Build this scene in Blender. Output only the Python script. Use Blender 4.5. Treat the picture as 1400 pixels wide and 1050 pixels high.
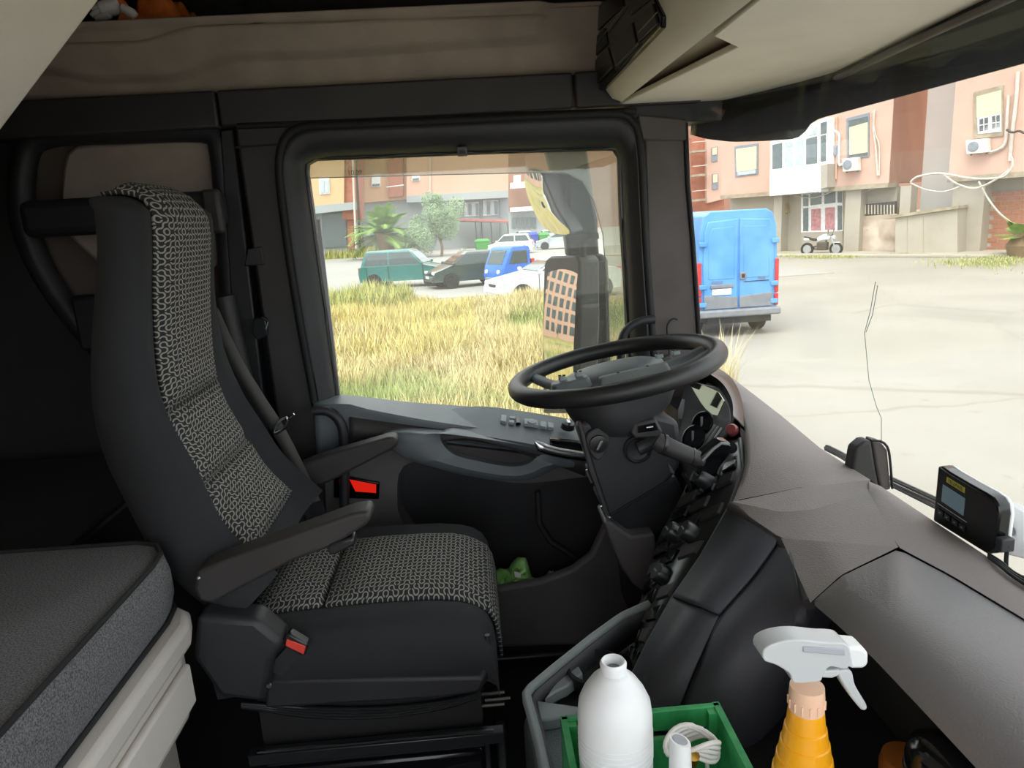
import bpy, bmesh, math, random
import numpy as np
from mathutils import Vector as V, Matrix as M
random.seed(7)
SC = bpy.context.scene
COL = SC.collection
for o in list(bpy.data.objects): bpy.data.objects.remove(o)
# ------------------------------------------------------------------ camera (origin; +X cab forward, +Y driver's door, +Z up)
FPX, RHO, TH, PS = 971.0, 0.06, math.radians(13.0), math.radians(2.67)
FW = V((math.sin(PS)*math.cos(TH), math.cos(PS)*math.cos(TH), -math.sin(TH)))
R0 = V((math.cos(PS), -math.sin(PS), 0)); U0 = R0.cross(FW)
RT = R0*math.cos(RHO) - U0*math.sin(RHO); UP = U0*math.cos(RHO) + R0*math.sin(RHO)
cam = bpy.data.cameras.new('camera'); camo = bpy.data.objects.new('camera', cam); COL.objects.link(camo)
cam.sensor_width = 36; cam.lens = FPX/1400*36; cam.clip_start = .02; cam.clip_end = 500
m = M((RT, UP, -FW)).transposed().to_4x4(); camo.matrix_world = m
SC.camera = camo
# ------------------------------------------------------------------ world: even bright overcast, soft high sun
w = bpy.data.worlds.new('world'); SC.world = w; w.use_nodes = True
bg = w.node_tree.nodes['Background']; bg.inputs[0].default_value = (.95, .965, 1.0, 1); bg.inputs[1].default_value = 2.1
sun = bpy.data.lights.new('sun', 'SUN'); sun.energy = 2.6; sun.angle = math.radians(35); sun.color = (1, .95, .87)
so = bpy.data.objects.new('sun', sun); COL.objects.link(so); so.rotation_euler = V((-.30, -.45, .84)).to_track_quat('Z', 'Y').to_euler()
SC.view_settings.view_transform = 'Standard'; SC.view_settings.look = 'None'
SC.view_settings.gamma = 1; SC.view_settings.use_curve_mapping = False; SC.view_settings.exposure = 0.4
# ------------------------------------------------------------------ helpers
def P(x, y, X=None, Y=None, Z=None):
    "photo direction -> point on the plane X=, Y= or Z= of the cab"
    d = FW + RT*((x-700)/FPX) - UP*((y-525)/FPX)
    t = X/d.x if X is not None else Y/d.y if Y is not None else Z/d.z
    return d*t
def ray(x, y): return FW + RT*((x-700)/FPX) - UP*((y-525)/FPX)
def PP(x, y, o, n):
    d = ray(x, y); return d*(o.dot(n)/d.dot(n))
def LP(lst, **k): return [P(x, y, **k) for x, y in lst]
def L3(lst): return [P(a, b, Y=c) for a, b, c in lst]
def lin(c): return tuple((((i/255)/12.92) if i/255 <= .04045 else (((i/255)+.055)/1.055)**2.4) for i in c)
def catmull(pts, n, closed=False):
    pts = [V(p) for p in pts]; N = len(pts); out = []
    if N == 2: return [pts[0].lerp(pts[1], i/(n-1)) for i in range(n)]
    seg = N if closed else N-1
    def at(i): return pts[i % N] if closed else pts[max(0, min(N-1, i))]
    L = [0]
    for i in range(seg): L.append(L[-1] + max(1e-9, (at(i+1)-at(i)).length))
    cnt = n if closed else n-1
    for k in range(n):
        s = L[-1]*k/cnt; i = 0
        while i < seg-1 and L[i+1] < s: i += 1
        t = (s-L[i])/(L[i+1]-L[i]); p0, p1, p2, p3 = at(i-1), at(i), at(i+1), at(i+2)
        d1, d2 = (p2-p1).length, 0
        m1 = (p2-p0)*.5; m2 = (p3-p1)*.5
        l = (p2-p1).length
        if m1.length > l*1.2: m1 *= l*1.2/m1.length
        if m2.length > l*1.2: m2 *= l*1.2/m2.length
        t2, t3 = t*t, t*t*t
        out.append(p1*(2*t3-3*t2+1) + m1*(t3-2*t2+t) + p2*(-2*t3+3*t2) + m2*(t3-t2))
    return out
def resample(pts, n, closed=False):
    pts = [V(p) for p in pts]
    if closed: pts = pts+[pts[0]]
    L = [0]
    for a, b in zip(pts, pts[1:]): L.append(L[-1]+(b-a).length)
    out = []; cnt = n if closed else n-1
    for k in range(n):
        s = L[-1]*k/cnt; i = 0
        while i < len(pts)-2 and L[i+1] < s: i += 1
        out.append(pts[i].lerp(pts[i+1], (s-L[i])/max(1e-9, L[i+1]-L[i])))
    return out
class MB:
    def __init__(s): s.v = []; s.f = []; s.uv = {}
    def add(s, vs, fs):
        b = len(s.v); s.v += [tuple(p) for p in vs]; s.f += [tuple(i+b for i in f) for f in fs]; return s
    def box(s, c, size, rot=None):
        c = V(c); h = V(size)/2; R = rot if rot is not None else M.Identity(3)
        vs = [c+R@V((x*h.x, y*h.y, z*h.z)) for z in (-1, 1) for y in (-1, 1) for x in (-1, 1)]
        return s.add(vs, [(0,2,3,1),(4,5,7,6),(0,1,5,4),(2,6,7,3),(0,4,6,2),(1,3,7,5)])
    def bb(s, a, b):
        return s.box([(a[i]+b[i])/2 for i in range(3)], [abs(b[i]-a[i]) for i in range(3)])
    def prism(s, pts, ext, scale=1):
        pts = [V(p) for p in pts]; n = len(pts); ext = V(ext); c = sum(pts, V())/n
        q = [c+(p-c)*scale+ext for p in pts]
        nrm = sum(((pts[i]-c).cross(pts[(i+1) % n]-c) for i in range(n)), V())
        fs = [tuple(range(n)), tuple(range(2*n-1, n-1, -1))] + [(i, n+i, n+(i+1) % n, (i+1) % n) for i in range(n)]
        if nrm.dot(ext) > 0: fs = [tuple(reversed(f)) for f in fs]
        return s.add(pts+q, fs)
    def tube(s, path, r, n=10, closed=False, flat=1.0, nrm=None, cap=True):
        path = [V(p) for p in path]; N = len(path); rings = []; u = None
        for i, p in enumerate(path):
            a = path[(i-1) % N] if (closed or i > 0) else p; b = path[(i+1) % N] if (closed or i < N-1) else p
            t = (b-a).normalized()
            if nrm is not None: u = V(nrm) - t*V(nrm).dot(t)
            elif u is None: u = t.orthogonal()
            else: u = u - t*u.dot(t)
            u = u.normalized(); w2 = t.cross(u); rr = r[i] if isinstance(r, (list, tuple)) else r
            rings.append([p+u*(math.cos(2*math.pi*k/n)*rr*flat)+w2*(math.sin(2*math.pi*k/n)*rr) for k in range(n)])
        return s.loft(rings, cap=cap and not closed, loop=closed)
    def loft(s, rings, closed=True, cap=True, loop=False):
        n = len(rings[0]); N = len(rings); vs = [p for r in rings for p in r]; fs = []; uvl = []
        # arc lengths
        for i in range(N if loop else N-1):
            j = (i+1) % N
            for k in range(n if closed else n-1):
                l = (k+1) % n; fs.append((i*n+k, i*n+l, j*n+l, j*n+k))
        if cap and closed:
            fs.append(tuple(range(n-1, -1, -1))); fs.append(tuple((N-1)*n+k for k in range(n)))
        return s.add(vs, fs)
    def lathe(s, prof, c, axis=(0, 0, 1), n=24, ref=None):
        c = V(c); a = V(axis).normalized(); u = (V(ref)-a*V(ref).dot(a)).normalized() if ref is not None else a.orthogonal().normalized(); w2 = a.cross(u); rings = []
        for r, h in prof:
            rings.append([c+a*h+(u*math.cos(2*math.pi*k/n)+w2*math.sin(2*math.pi*k/n))*max(r, 1e-4) for k in range(n)])
        return s.loft(rings)
    def patch(s, lines, nu, nv=None, sm=True, smv=False):
        rs = [catmull(l, nu) if sm else resample(l, nu) for l in lines]
        if nv:
            cols = [(catmull if smv else resample)([r[i] for r in rs], nv) for i in range(nu)]
            rs = [[cols[i][j] for i in range(nu)] for j in range(nv)]
        return s.loft(rs, closed=False, cap=False)
    def build(s, name, mat, parent=None, smooth=35, bevel=0, seg=2, sub=0, solid=0, soff=-1, world=True, uv=None):
        me = bpy.data.meshes.new(name); me.from_pydata(s.v, [], s.f); me.validate(); 
        bm = bmesh.new(); bm.from_mesh(me); bmesh.ops.remove_doubles(bm, verts=bm.verts, dist=1e-6) if False else None
        if not solid: bmesh.ops.recalc_face_normals(bm, faces=bm.faces)
        bm.to_mesh(me); bm.free()
        if uv:
            ul = me.uv_layers.new(name='UVMap')
            for lp in me.loops: ul.data[lp.index].uv = uv(V(me.vertices[lp.vertex_index].co))
        if smooth:
            me.polygons.foreach_set('use_smooth', [True]*len(me.polygons)); me.set_sharp_from_angle(angle=math.radians(smooth))
        me.materials.append(MAT[mat] if isinstance(mat, str) else mat)
        o = bpy.data.objects.new(name, me); COL.objects.link(o)
        if solid:
            md = o.modifiers.new('thick', 'SOLIDIFY'); md.thickness = solid; md.offset = soff
        if bevel:
            md = o.modifiers.new('bevel', 'BEVEL'); md.width = bevel; md.segments = seg; md.limit_method = 'ANGLE'; md.angle_limit = math.radians(35)
        if sub:
            md = o.modifiers.new('sub', 'SUBSURF'); md.levels = sub; md.render_levels = sub
        if parent is not None:
            o.parent = parent; o.matrix_parent_inverse = parent.matrix_basis.inverted()
        return o
def tag(o, label, cat, group=None, kind=None):
    o['label'] = label; o['category'] = cat
    if group: o['group'] = group
    if kind: o['kind'] = kind
    return o
def thing(name, label, cat, loc=(0, 0, 0), group=None, kind=None):
    o = bpy.data.objects.new(name, None); COL.objects.link(o); o.location = loc; o.empty_display_size = .05
    tag(o, label, cat, group, kind); return o
def copy_tree(o, parent=None):
    c = o.copy(); COL.objects.link(c); c.parent = parent
    if parent is not None: c.matrix_parent_inverse = o.matrix_parent_inverse.copy()
    for ch in list(o.children): copy_tree(ch, c)
    return c
def place(o, loc, rz=0, sc=None):
    o.location = loc; o.rotation_euler = (0, 0, rz)
    if sc: o.scale = (sc, sc, sc)
def text(name, body, mat, parent, loc, right, up, size, depth=.0004):
    cu = bpy.data.curves.new(name, 'FONT'); cu.body = body; cu.size = size; cu.align_x = 'CENTER'; cu.align_y = 'CENTER'; cu.extrude = depth
    o = bpy.data.objects.new(name, cu); r = V(right).normalized(); u = V(up); u = (u-r*u.dot(r)).normalized(); n = r.cross(u)
    mw = M((r, u, n)).transposed().to_4x4(); mw.translation = V(loc)
    dg = bpy.context.evaluated_depsgraph_get(); COL.objects.link(o); bpy.context.view_layer.update()
    me = bpy.data.meshes.new_from_object(o.evaluated_get(bpy.context.evaluated_depsgraph_get())); bpy.data.objects.remove(o)
    me.transform(mw); me.materials.clear(); me.materials.append(MAT[mat])
    o = bpy.data.objects.new(name, me); COL.objects.link(o)
    if parent is not None: o.parent = parent; o.matrix_parent_inverse = parent.matrix_basis.inverted()
    return o
def rrect(w, h, r, n=4):
    out = []
    for cx, cy, a0 in ((w/2-r, h/2-r, 0), (-w/2+r, h/2-r, 90), (-w/2+r, -h/2+r, 180), (w/2-r, -h/2+r, 270)):
        for k in range(n+1):
            a = math.radians(a0+90*k/n); out.append((cx+r*math.cos(a), cy+r*math.sin(a)))
    return out
# ------------------------------------------------------------------ materials
MAT = {}
def mat(name, col, rough=.6, metal=0, var=.12, vs=8, bump=0, bs=200, spec=.5, alpha=None, col2=None, trans=0, sss=0, emit=None, coat=0):
    m = bpy.data.materials.new(name); m.use_nodes = True; nt = m.node_tree; b = nt.nodes['Principled BSDF']
    c = lin(col); tc = nt.nodes.new('ShaderNodeTexCoord')
    nz = nt.nodes.new('ShaderNodeTexNoise'); nz.inputs['Scale'].default_value = vs; nz.inputs['Detail'].default_value = 5
    nt.links.new(tc.outputs['Object'], nz.inputs['Vector'])
    rp = nt.nodes.new('ShaderNodeValToRGB'); c2 = lin(col2) if col2 else tuple(i*(1+var) for i in c); c1 = c if col2 else tuple(i*(1-var) for i in c)
    rp.color_ramp.elements[0].color = (*c1, 1); rp.color_ramp.elements[1].color = (*c2, 1)
    rp.color_ramp.elements[0].position = .35; rp.color_ramp.elements[1].position = .65
    nt.links.new(nz.outputs[0], rp.inputs[0]); nt.links.new(rp.outputs[0], b.inputs['Base Color'])
    b.inputs['Roughness'].default_value = rough; b.inputs['Metallic'].default_value = metal; b.inputs['Specular IOR Level'].default_value = spec
    if bump:
        n2 = nt.nodes.new('ShaderNodeTexNoise'); n2.inputs['Scale'].default_value = bs; n2.inputs['Detail'].default_value = 3
        nt.links.new(tc.outputs['Object'], n2.inputs['Vector']); bp = nt.nodes.new('ShaderNodeBump'); bp.inputs['Strength'].default_value = bump; bp.inputs['Distance'].default_value = .002
        nt.links.new(n2.outputs[0], bp.inputs['Height']); nt.links.new(bp.outputs[0], b.inputs['Normal'])
    if trans: b.inputs['Transmission Weight'].default_value = trans
    if coat: b.inputs['Coat Weight'].default_value = coat
    if sss: b.inputs['Subsurface Weight'].default_value = sss; b.inputs['Subsurface Radius'].default_value = (.02, .02, .02)
    if emit: b.inputs['Emission Color'].default_value = (*lin(emit[0]), 1); b.inputs['Emission Strength'].default_value = emit[1]
    MAT[name] = m; return m
def GL_(name, tint=(255, 255, 255), refl=.05, rough=.0, haze=0):
    m = bpy.data.materials.new(name); m.use_nodes = True; nt = m.node_tree; nt.nodes.remove(nt.nodes['Principled BSDF'])
    out = nt.nodes['Material Output']; t = nt.nodes.new('ShaderNodeBsdfTransparent'); t.inputs[0].default_value = (*lin(tint), 1)
    g = nt.nodes.new('ShaderNodeBsdfGlossy'); g.inputs['Roughness'].default_value = rough
    lw = nt.nodes.new('ShaderNodeLayerWeight'); lw.inputs[0].default_value = .5
    pw = nt.nodes.new('ShaderNodeMath'); pw.operation = 'POWER'; pw.inputs[1].default_value = 4; nt.links.new(lw.outputs['Facing'], pw.inputs[0])
    mu = nt.nodes.new('ShaderNodeMath'); mu.operation = 'MULTIPLY_ADD'; mu.inputs[1].default_value = .3; mu.inputs[2].default_value = refl; mu.use_clamp = True
    nt.links.new(pw.outputs[0], mu.inputs[0]); mx = nt.nodes.new('ShaderNodeMixShader')
    nt.links.new(mu.outputs[0], mx.inputs[0]); nt.links.new(t.outputs[0], mx.inputs[1]); nt.links.new(g.outputs[0], mx.inputs[2]); sh = mx.outputs[0]
    if haze:   # thin film of dust on the pane
        tr = nt.nodes.new('ShaderNodeBsdfTranslucent'); tr.inputs[0].default_value = (.85, .84, .8, 1); m2 = nt.nodes.new('ShaderNodeMixShader'); m2.inputs[0].default_value = haze
        nt.links.new(sh, m2.inputs[1]); nt.links.new(tr.outputs[0], m2.inputs[2]); sh = m2.outputs[0]
    nt.links.new(sh, out.inputs[0])
    MAT[name] = m; return m
mat('plastic_dark', (52, 50, 50), .55, bump=.25, bs=600)
mat('plastic_black', (40, 41, 44), .5, bump=.15, bs=600)
mat('plastic_pillar', (80, 74, 72), .6, bump=.25, bs=500)
mat('plastic_grey', (92, 89, 90), .55, bump=.25, bs=600)
mat('plastic_slate', (106, 113, 118), .45, bump=.25, bs=600)
mat('rubber', (20, 20, 22), .7)
mat('gloss_black', (14, 15, 18), .15)
mat('semi_black', (34, 36, 38), .3)
mat('dash_top', (134, 127, 125), .62, bump=.45, bs=420, var=.04)
mat('dash_lid', (124, 121, 122), .55, bump=.4, bs=420, var=.04)
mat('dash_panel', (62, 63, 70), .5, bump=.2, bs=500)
mat('console_beige', (236, 228, 216), .65, bump=.3, bs=500, var=.03)
mat('headliner', (132, 122, 110), .9, bump=.5, bs=700, var=.06, vs=40)
mat('side_panel_brown', (158, 145, 132), .85, bump=.35, bs=500)
mat('bunk_grey', (238, 231, 221), .8, bump=.4, bs=300, var=.03)
mat('wall_dark', (46, 44, 44), .8)
mat('wall_mid', (92, 84, 76), .8, var=.05)
mat('carpet', (26, 27, 30), .95, bump=.6, bs=800)
mat('mattress', (70, 70, 72), .95, bump=.8, bs=900, col2=(128, 128, 130), vs=420)
mat('piping', (24, 24, 26), .8)
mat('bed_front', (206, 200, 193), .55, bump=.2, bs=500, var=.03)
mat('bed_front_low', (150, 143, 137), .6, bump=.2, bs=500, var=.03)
mat('seat_cloth', (40, 41, 44), .9, bump=.4, bs=900)
mat('belt', (84, 82, 80), .7, bump=.5, bs=900)
mat('chrome', (205, 208, 212), .22, metal=1, var=.02)
mat('satin_metal', (150, 152, 155), .35, metal=1, var=.03)
mat('red_button', (225, 70, 58), .45)
mat('red_emissive', (235, 30, 18), .3, emit=((255, 40, 20), .35))  # red plastic given a faint emission, for the door insert
mat('hazard_red', (130, 60, 62), .35)
mat('wheel_leather', (34, 34, 36), .42, bump=.2, bs=700, var=.05)
mat('switch_face', (136, 146, 150), .4)
mat('mark_white', (225, 228, 230), .6)
mat('mark_dark', (20, 20, 22), .6)
mat('yellow_label', (190, 180, 70), .6)
mat('lcd', (88, 108, 116), .25, emit=((88, 108, 116), .25))
mat('white_plastic', (238, 240, 242), .35, sss=.15, var=.02)
mat('clear_white', (226, 230, 232), .25, sss=.3, var=.03, trans=.25)
mat('peach_plastic', (252, 208, 178), .35, sss=.2, var=.03)
mat('orange_liquid', (255, 176, 30), .3, sss=.15, var=.03)
mat('crate_green', (36, 132, 72), .5, col2=(58, 162, 94), vs=30, bump=.3, bs=120)
mat('tray_mesh', (92, 100, 104), .6, bump=1, bs=350)
mat('tray_grey', (120, 126, 128), .5)
mat('cable_white', (228, 226, 220), .5)
mat('brass', (170, 130, 60), .4, metal=1)
mat('bag_green', (130, 196, 96), .5, col2=(172, 224, 146), vs=30)
mat('tissue', (170, 176, 182), .9)
mat('orange_cloth', (255, 140, 62), .8, var=.2, vs=20)
mat('white_cloth', (244, 242, 244), .85)
mat('black_cloth', (28, 28, 31), .9)
mat('mirror', (245, 248, 245), .015, metal=1, var=0)
GL_('window_glass', (250, 254, 251), .03, haze=.035)
GL_('windscreen_glass', (250, 253, 252), .03, haze=.012)
GL_('deflector', (214, 214, 204), .05, haze=.09)
GL_('visor_smoke', (74, 82, 92), .03)
GL_('cluster_glass', (120, 125, 125), .35)
mat('mirror_smoke',(150,155,140),.05,metal=1,var=0)
mat('orange_dull',(170,100,40),.5)
mat('frame_grey_dark', (60, 64, 66), .5)
# ================================================================== SETTING: the cab shell
def st(o, label, cat='structure'): return tag(o, label, cat, kind='structure')
FZ = -1.2
st(MB().bb((-1.5, -.45, FZ-.05), (.95, 1.95, FZ)).build('floor', 'carpet'), 'dark carpeted cab floor under the driver seat', 'floor')
st(MB().bb((-1.55, -.45, FZ), (-1.5, 2.1, .95)).build('wall_back', 'wall_dark'), 'dark rear wall of the cab behind the bunk', 'wall')
st(MB().bb((-1.55, -.45, .9), (.7, 2.15, .95)).build('ceiling', 'headliner'), 'light roof lining of the cab', 'ceiling')
st(MB().bb((.8, -.45, -1.25), (.86, 1.95, -.66)).build('wall_front', 'wall_dark'), 'dark bulkhead below the dashboard', 'wall')
# passenger side: the photographer stands in its open doorway
b = MB(); b.bb((-1.5, -.5, FZ), (-.62, -.45, .95)); b.bb((-.62, -.5, .3), (.66, -.45, .95)); b.bb((-.62, -.5, FZ), (.66, -.45, FZ+.05))
st(b.build('wall_right', 'plastic_dark'), 'passenger side wall around the open door', 'wall')
# header rail over the driver's door, three lengths with open seams
for i, (x0, x1) in enumerate(((-1.5, -.583), (-.578, .279), (.284, .60))):
    o = MB().bb((x0, 1.845, .258), (x1, 1.93, .342)).build('trim_%d' % (i+1), 'plastic_dark', bevel=.006)
    st(o, ['rear length of the dark header rail above the sidewall recess', 'long dark header rail above the driver window', 'short front end of the dark header rail beside the overhead console'][i], 'trim')
# gutter strip under the header
o = MB().tube(LP([(325, 172), (560, 163), (800, 154), (870, 152)], Y=1.85), .008, 8).build('trim_4', 'rubber'); st(o, 'thin black seal strip below the header rail', 'trim')
# upper side wall with moulded channel and shelf lip
def zline(pts, x):
    q = [P(a, b_, Y=1.86) for a, b_ in pts]
    if x <= q[0].x: return q[0].z
    for a, b_ in zip(q, q[1:]):
        if x <= b_.x:
            t = (x-a.x)/(b_.x-a.x); t = t*t*(3-2*t); return a.z+(b_.z-a.z)*t
    return q[-1].z
def sst(a, b_, x): t = max(0, min(1, (x-a)/(b_-a))); return t*t*(3-2*t)
up_l = [(-200, 70), (60, 70), (200, 66), (290, 47), (420, 43), (720, 32), (1000, 20)]
lo_l = [(-200, 100), (60, 100), (150, 111), (235, 108), (330, 83), (430, 79), (700, 62), (1000, 50)]
rows = []
for j in range(41):
    z = .342+(.484-.342)*j/40; r = []
    for i in range(161):
        x = -1.5+(.62+1.5)*i/160; zu, zl = zline(up_l, x), zline(lo_l, x)
        end = 1-sst(.19, .235, x); d = .024*sst(zl-.006, zl+.012, z)*end - .011*sst(zu-.006, zu+.004, z)*end
        lip = .012*sst(.468, .477, z)
        r.append(V((x, 1.885-.09*(z-.342)/.142-d-lip*end, z)))
    rows.append(r)
wl = thing('wall_left', 'brown grey moulded side wall and dark recess behind the driver seat', 'wall', (-.5, 1.9, -1.2), kind='structure')
MB().loft(rows, closed=False, cap=False).build('moulded_panel', 'side_panel_brown', wl, smooth=60, solid=.004, soff=1)
MB().bb((-1.5, 1.79, .473), (.62, 2.12, .483)).build('shelf_floor', 'side_panel_brown', wl, bevel=.003)
MB().bb((-1.5, 2.1, .34), (.66, 2.14, .95)).build('upper_lining', 'wall_dark', wl)
MB().bb((.60, 1.8, .34), (.66, 2.12, .95)).build('shelf_end', 'wall_dark', wl)
# lower sidewall behind the B pillar
MB().bb((-1.56, 1.955, FZ), (-.44, 1.99, .36)).build('side_skin', 'wall_dark', wl)
ol = catmull(LP([(30, 250), (40, 200), (70, 184), (170, 180), (270, 178), (298, 190), (308, 260), (318, 420), (330, 560), (260, 600), (150, 490), (70, 390), (34, 310)], Y=1.9), 60, True)
MB().prism([p+V((0, .05, 0)) for p in ol], (0, .006, 0)).build('recess_panel', 'wall_mid', wl)
MB().tube(ol, .030, 10, closed=True).build('recess_frame', 'plastic_black', wl, smooth=60)
ip = catmull(LP([(82, 300), (86, 225), (100, 200), (180, 194), (278, 188), (290, 200), (298, 270), (306, 350), (200, 400), (100, 330)], Y=1.92), 40, True)
MB().prism([p+V((0, -.0, 0)) for p in ip], (0, .03, 0)).build('recess_inner_panel', 'side_panel_brown', wl, bevel=.01)
a, c = P(36, 297, Y=1.78), P(308, 289, Y=1.78)
MB().box((a+c)/2, ((c-a).length, .07, .085)).build('side_rail', 'plastic_black', wl, bevel=.02, seg=3)
a = P(292, 289, Y=1.74); MB().box(a, (.04, .03, .1)).build('rail_end_bracket', 'plastic_dark', wl, bevel=.008)
a = P(135, 440, Y=1.86); MB().box(a, (.09, .06, .14)).build('side_latch', 'plastic_black', wl, bevel=.01)
# the dark gap panel between recess and B pillar with stowed blanket box below
pl = LP([(300, 178), (318, 176), (372, 640), (330, 640)], Y=1.87); MB().prism(pl, (0, .05, 0)).build('gap_trim', 'plastic_black', wl, bevel=.005)
a = P(318, 455, Y=1.84); MB().tube([P(306, 405, Y=1.84), P(332, 520, Y=1.84)], .026, 10).build('belt_reel_cover', 'plastic_dark', wl, smooth=50)
# B pillar
pl = LP([(320, 172), (396, 170), (384, 200), (380, 240), (440, 560), (450, 700), (470, 900), (420, 900), (388, 640)], Y=1.855)
bp = thing('trim_5', 'dark B pillar trim with belt guide behind the driver window', 'trim', (-.5, 1.9, -1.2), kind='structure')
MB().prism(pl, (0, .09, 0)).build('pillar_cover', 'plastic_dark', bp, bevel=.008)
MB().prism(LP([(322, 200), (378, 196), (378, 199), (322, 203)], Y=1.852), (0, .01, 0)).build('pillar_seam', 'rubber', bp)
MB().prism(LP([(338, 340), (358, 337), (362, 362), (334, 364)], Y=1.85), (0, .02, 0)).build('belt_guide_plate', 'plastic_black', bp, bevel=.003)
MB().prism(LP([(346, 436), (362, 434), (366, 458), (352, 466), (344, 455)], Y=1.835), (0, .02, 0)).build('belt_guide', 'semi_black', bp, bevel=.003)
MB().tube(LP([(358, 434), (366, 440), (363, 450)], Y=1.825), .003, 6).build('guide_hook', 'chrome', bp)
# A pillar
pl = LP([(868, 158), (938, 166), (948, 330), (957, 470), (962, 560), (905, 560), (893, 480), (884, 330), (880, 195)], Y=1.86)
ap = thing('trim_6', 'grey brown A pillar between driver window and windscreen', 'trim', (.5, 1.9, -1.2), kind='structure')
MB().prism(pl, (0.03, .12, 0)).build('pillar_cover', 'plastic_pillar', ap, bevel=.008)
MB().prism(LP([(872, 156), (939, 163), (940, 192), (877, 192)], Y=1.853), (0.02, .1, 0)).build('pillar_cap', 'plastic_pillar', ap, bevel=.005)
MB().tube([P(937, 168, Y=1.86), P(940, 250, Y=1.86), P(947, 330, Y=1.86), P(957, 480, Y=1.86), P(960, 540, Y=1.86)], .007, 8).build('screen_seal', 'rubber', ap, smooth=60)
MB().tube(catmull(LP([(895, 437), (880, 438), (862, 446), (851, 462), (849, 500), (852, 540)], Y=1.80), 20), [.011]*20, 10).build('grab_handle', 'plastic_black', ap, smooth=60)
MB().tube(catmull(LP([(926, 437), (919, 436), (912, 446), (914, 470), (916, 500)], Y=1.845), 14), .0025, 6).build('hook_wire', 'rubber', ap)
MB().prism(LP([(884, 496), (918, 486), (925, 500), (940, 496), (946, 520), (884, 524)], Y=1.80), (0, .03, 0)).build('pillar_foot_clip', 'plastic_dark', ap, bevel=.004)
# ================================================================== DRIVER DOOR
dr = thing('door_1', 'driver door with window, armrest, chrome lever and deep pocket', 'door', (0, 1.88, -1.2), kind='structure')
out = catmull(LP([(436, 580), (400, 380), (382, 240), (384, 205), (394, 184), (416, 174), (520, 169), (640, 164), (760, 158), (838, 155), (858, 160), (870, 174), (876, 210), (882, 330), (890, 440), (900, 580)], Y=1.845), 90)
inn = catmull(LP([(461, 546), (440, 390), (420, 245), (418, 228), (424, 219), (436, 217), (520, 214), (640, 209), (760, 205), (832, 203), (844, 205), (848, 216), (851, 300), (857, 400), (862, 520), (864, 600)], Y=1.895), 90)
mid = [a.lerp(c, .72)+V((0, -.022, 0)) for a, c in zip(out, inn)]
MB().loft([out, [a.lerp(c, .25)+V((0, -.016, 0)) for a, c in zip(out, inn)], mid, inn, [p+V((0, .03, 0)) for p in inn]], closed=False, cap=False).build('window_frame', 'plastic_black', dr, smooth=50, solid=.006, soff=0)
MB().tube(out, .011, 8).build('door_seal', 'rubber', dr, smooth=60)
MB().tube([p+V((0, -.004, 0)) for p in inn], .0055, 6).build('glass_channel', 'semi_black', dr, smooth=60)
MB().prism(LP([(455, 560), (414, 232), (420, 212), (852, 198), (868, 640), (600, 640)], Y=1.905), (0, .005, 0)).build('window_pane', 'window_glass', dr, smooth=0)
for nm, pl in (('glass_guide', [(433, 300), (437, 300), (465, 542), (459, 542)]),):
    MB().prism(LP(pl, Y=1.897), (0, .008, 0)).build(nm, 'satin_metal', dr)
ck = P(632, 207, Y=1.87); MB().box(ck, (.026, .03, .022)).build('blind_clip', 'plastic_grey', dr, bevel=.003)
MB().box(ck+V((0, -.016, -.003)), (.013, .003, .008)).build('clip_slot', 'gloss_black', dr)
# belt ledge
bk = L3([(425, 545, 1.9), (460, 541, 1.9), (560, 552, 1.9), (660, 560, 1.9), (790, 578, 1.9), (900, 596, 1.9)])
fr = L3([(430, 556, 1.81), (478, 556, 1.79), (500, 562, 1.79), (580, 577, 1.79), (680, 592, 1.79), (800, 612, 1.79), (910, 630, 1.79)])
lo = L3([(434, 640, 1.83), (480, 610, 1.815), (510, 606, 1.81), (580, 612, 1.80), (680, 620, 1.80), (800, 640, 1.80), (910, 655, 1.80)])
MB().patch([[p+V((0, .01, -.05)) for p in bk], bk, [a+V((0, 0, .004)) for a in fr], fr, lo], 40).build('belt_ledge', 'plastic_slate', dr, smooth=40, solid=.01, soff=0, bevel=0)
# lower panel with the cut-out of the pocket
def holed(outer, hole, y, depth, n=72):
    o_ = resample(outer, n, True); h_ = resample(hole, n, True)
    c_ = sum(h_, V())/n
    def ang(p): return math.atan2(p.z-c_.z, p.x-c_.x)
    k0 = min(range(n), key=lambda i: abs(ang(h_[i])-ang(o_[0]))); h_ = h_[k0:]+h_[:k0]
    if (ang(o_[3])-ang(o_[0])+9.42) % 6.283-3.14159 > 0 > (ang(h_[3])-ang(h_[0])+9.42) % 6.283-3.14159 or (ang(o_[3])-ang(o_[0])+9.42) % 6.283-3.14159 < 0 < (ang(h_[3])-ang(h_[0])+9.42) % 6.283-3.14159: h_ = [h_[0]]+h_[:0:-1]
    return o_, h_
outer = LP([(440, 575), (600, 585), (880, 620), (905, 880), (640, 885), (455, 880)], Y=1.84)
hole = catmull(LP([(562, 632), (700, 660), (806, 652), (833, 665), (838, 740), (815, 790), (740, 822), (660, 826), (600, 780), (552, 715), (543, 690)], Y=1.84), 72, True)
o_, h_ = holed(outer, hole, 1.84, .1)
MB().loft([o_, h_, [p+V((0, .085, 0)) for p in h_]], cap=False).build('lower_panel', 'plastic_grey', dr, smooth=40)
MB().prism([p+V((0, .084, 0)) for p in h_], (0, .006, 0)).build('pocket_back', 'plastic_black', dr)
MB().tube(LP([(735, 672), (737, 715), (752, 740), (790, 765), (805, 775)], Y=1.905), .008, 8).build('pocket_rib', 'plastic_dark', dr, smooth=60)
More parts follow.
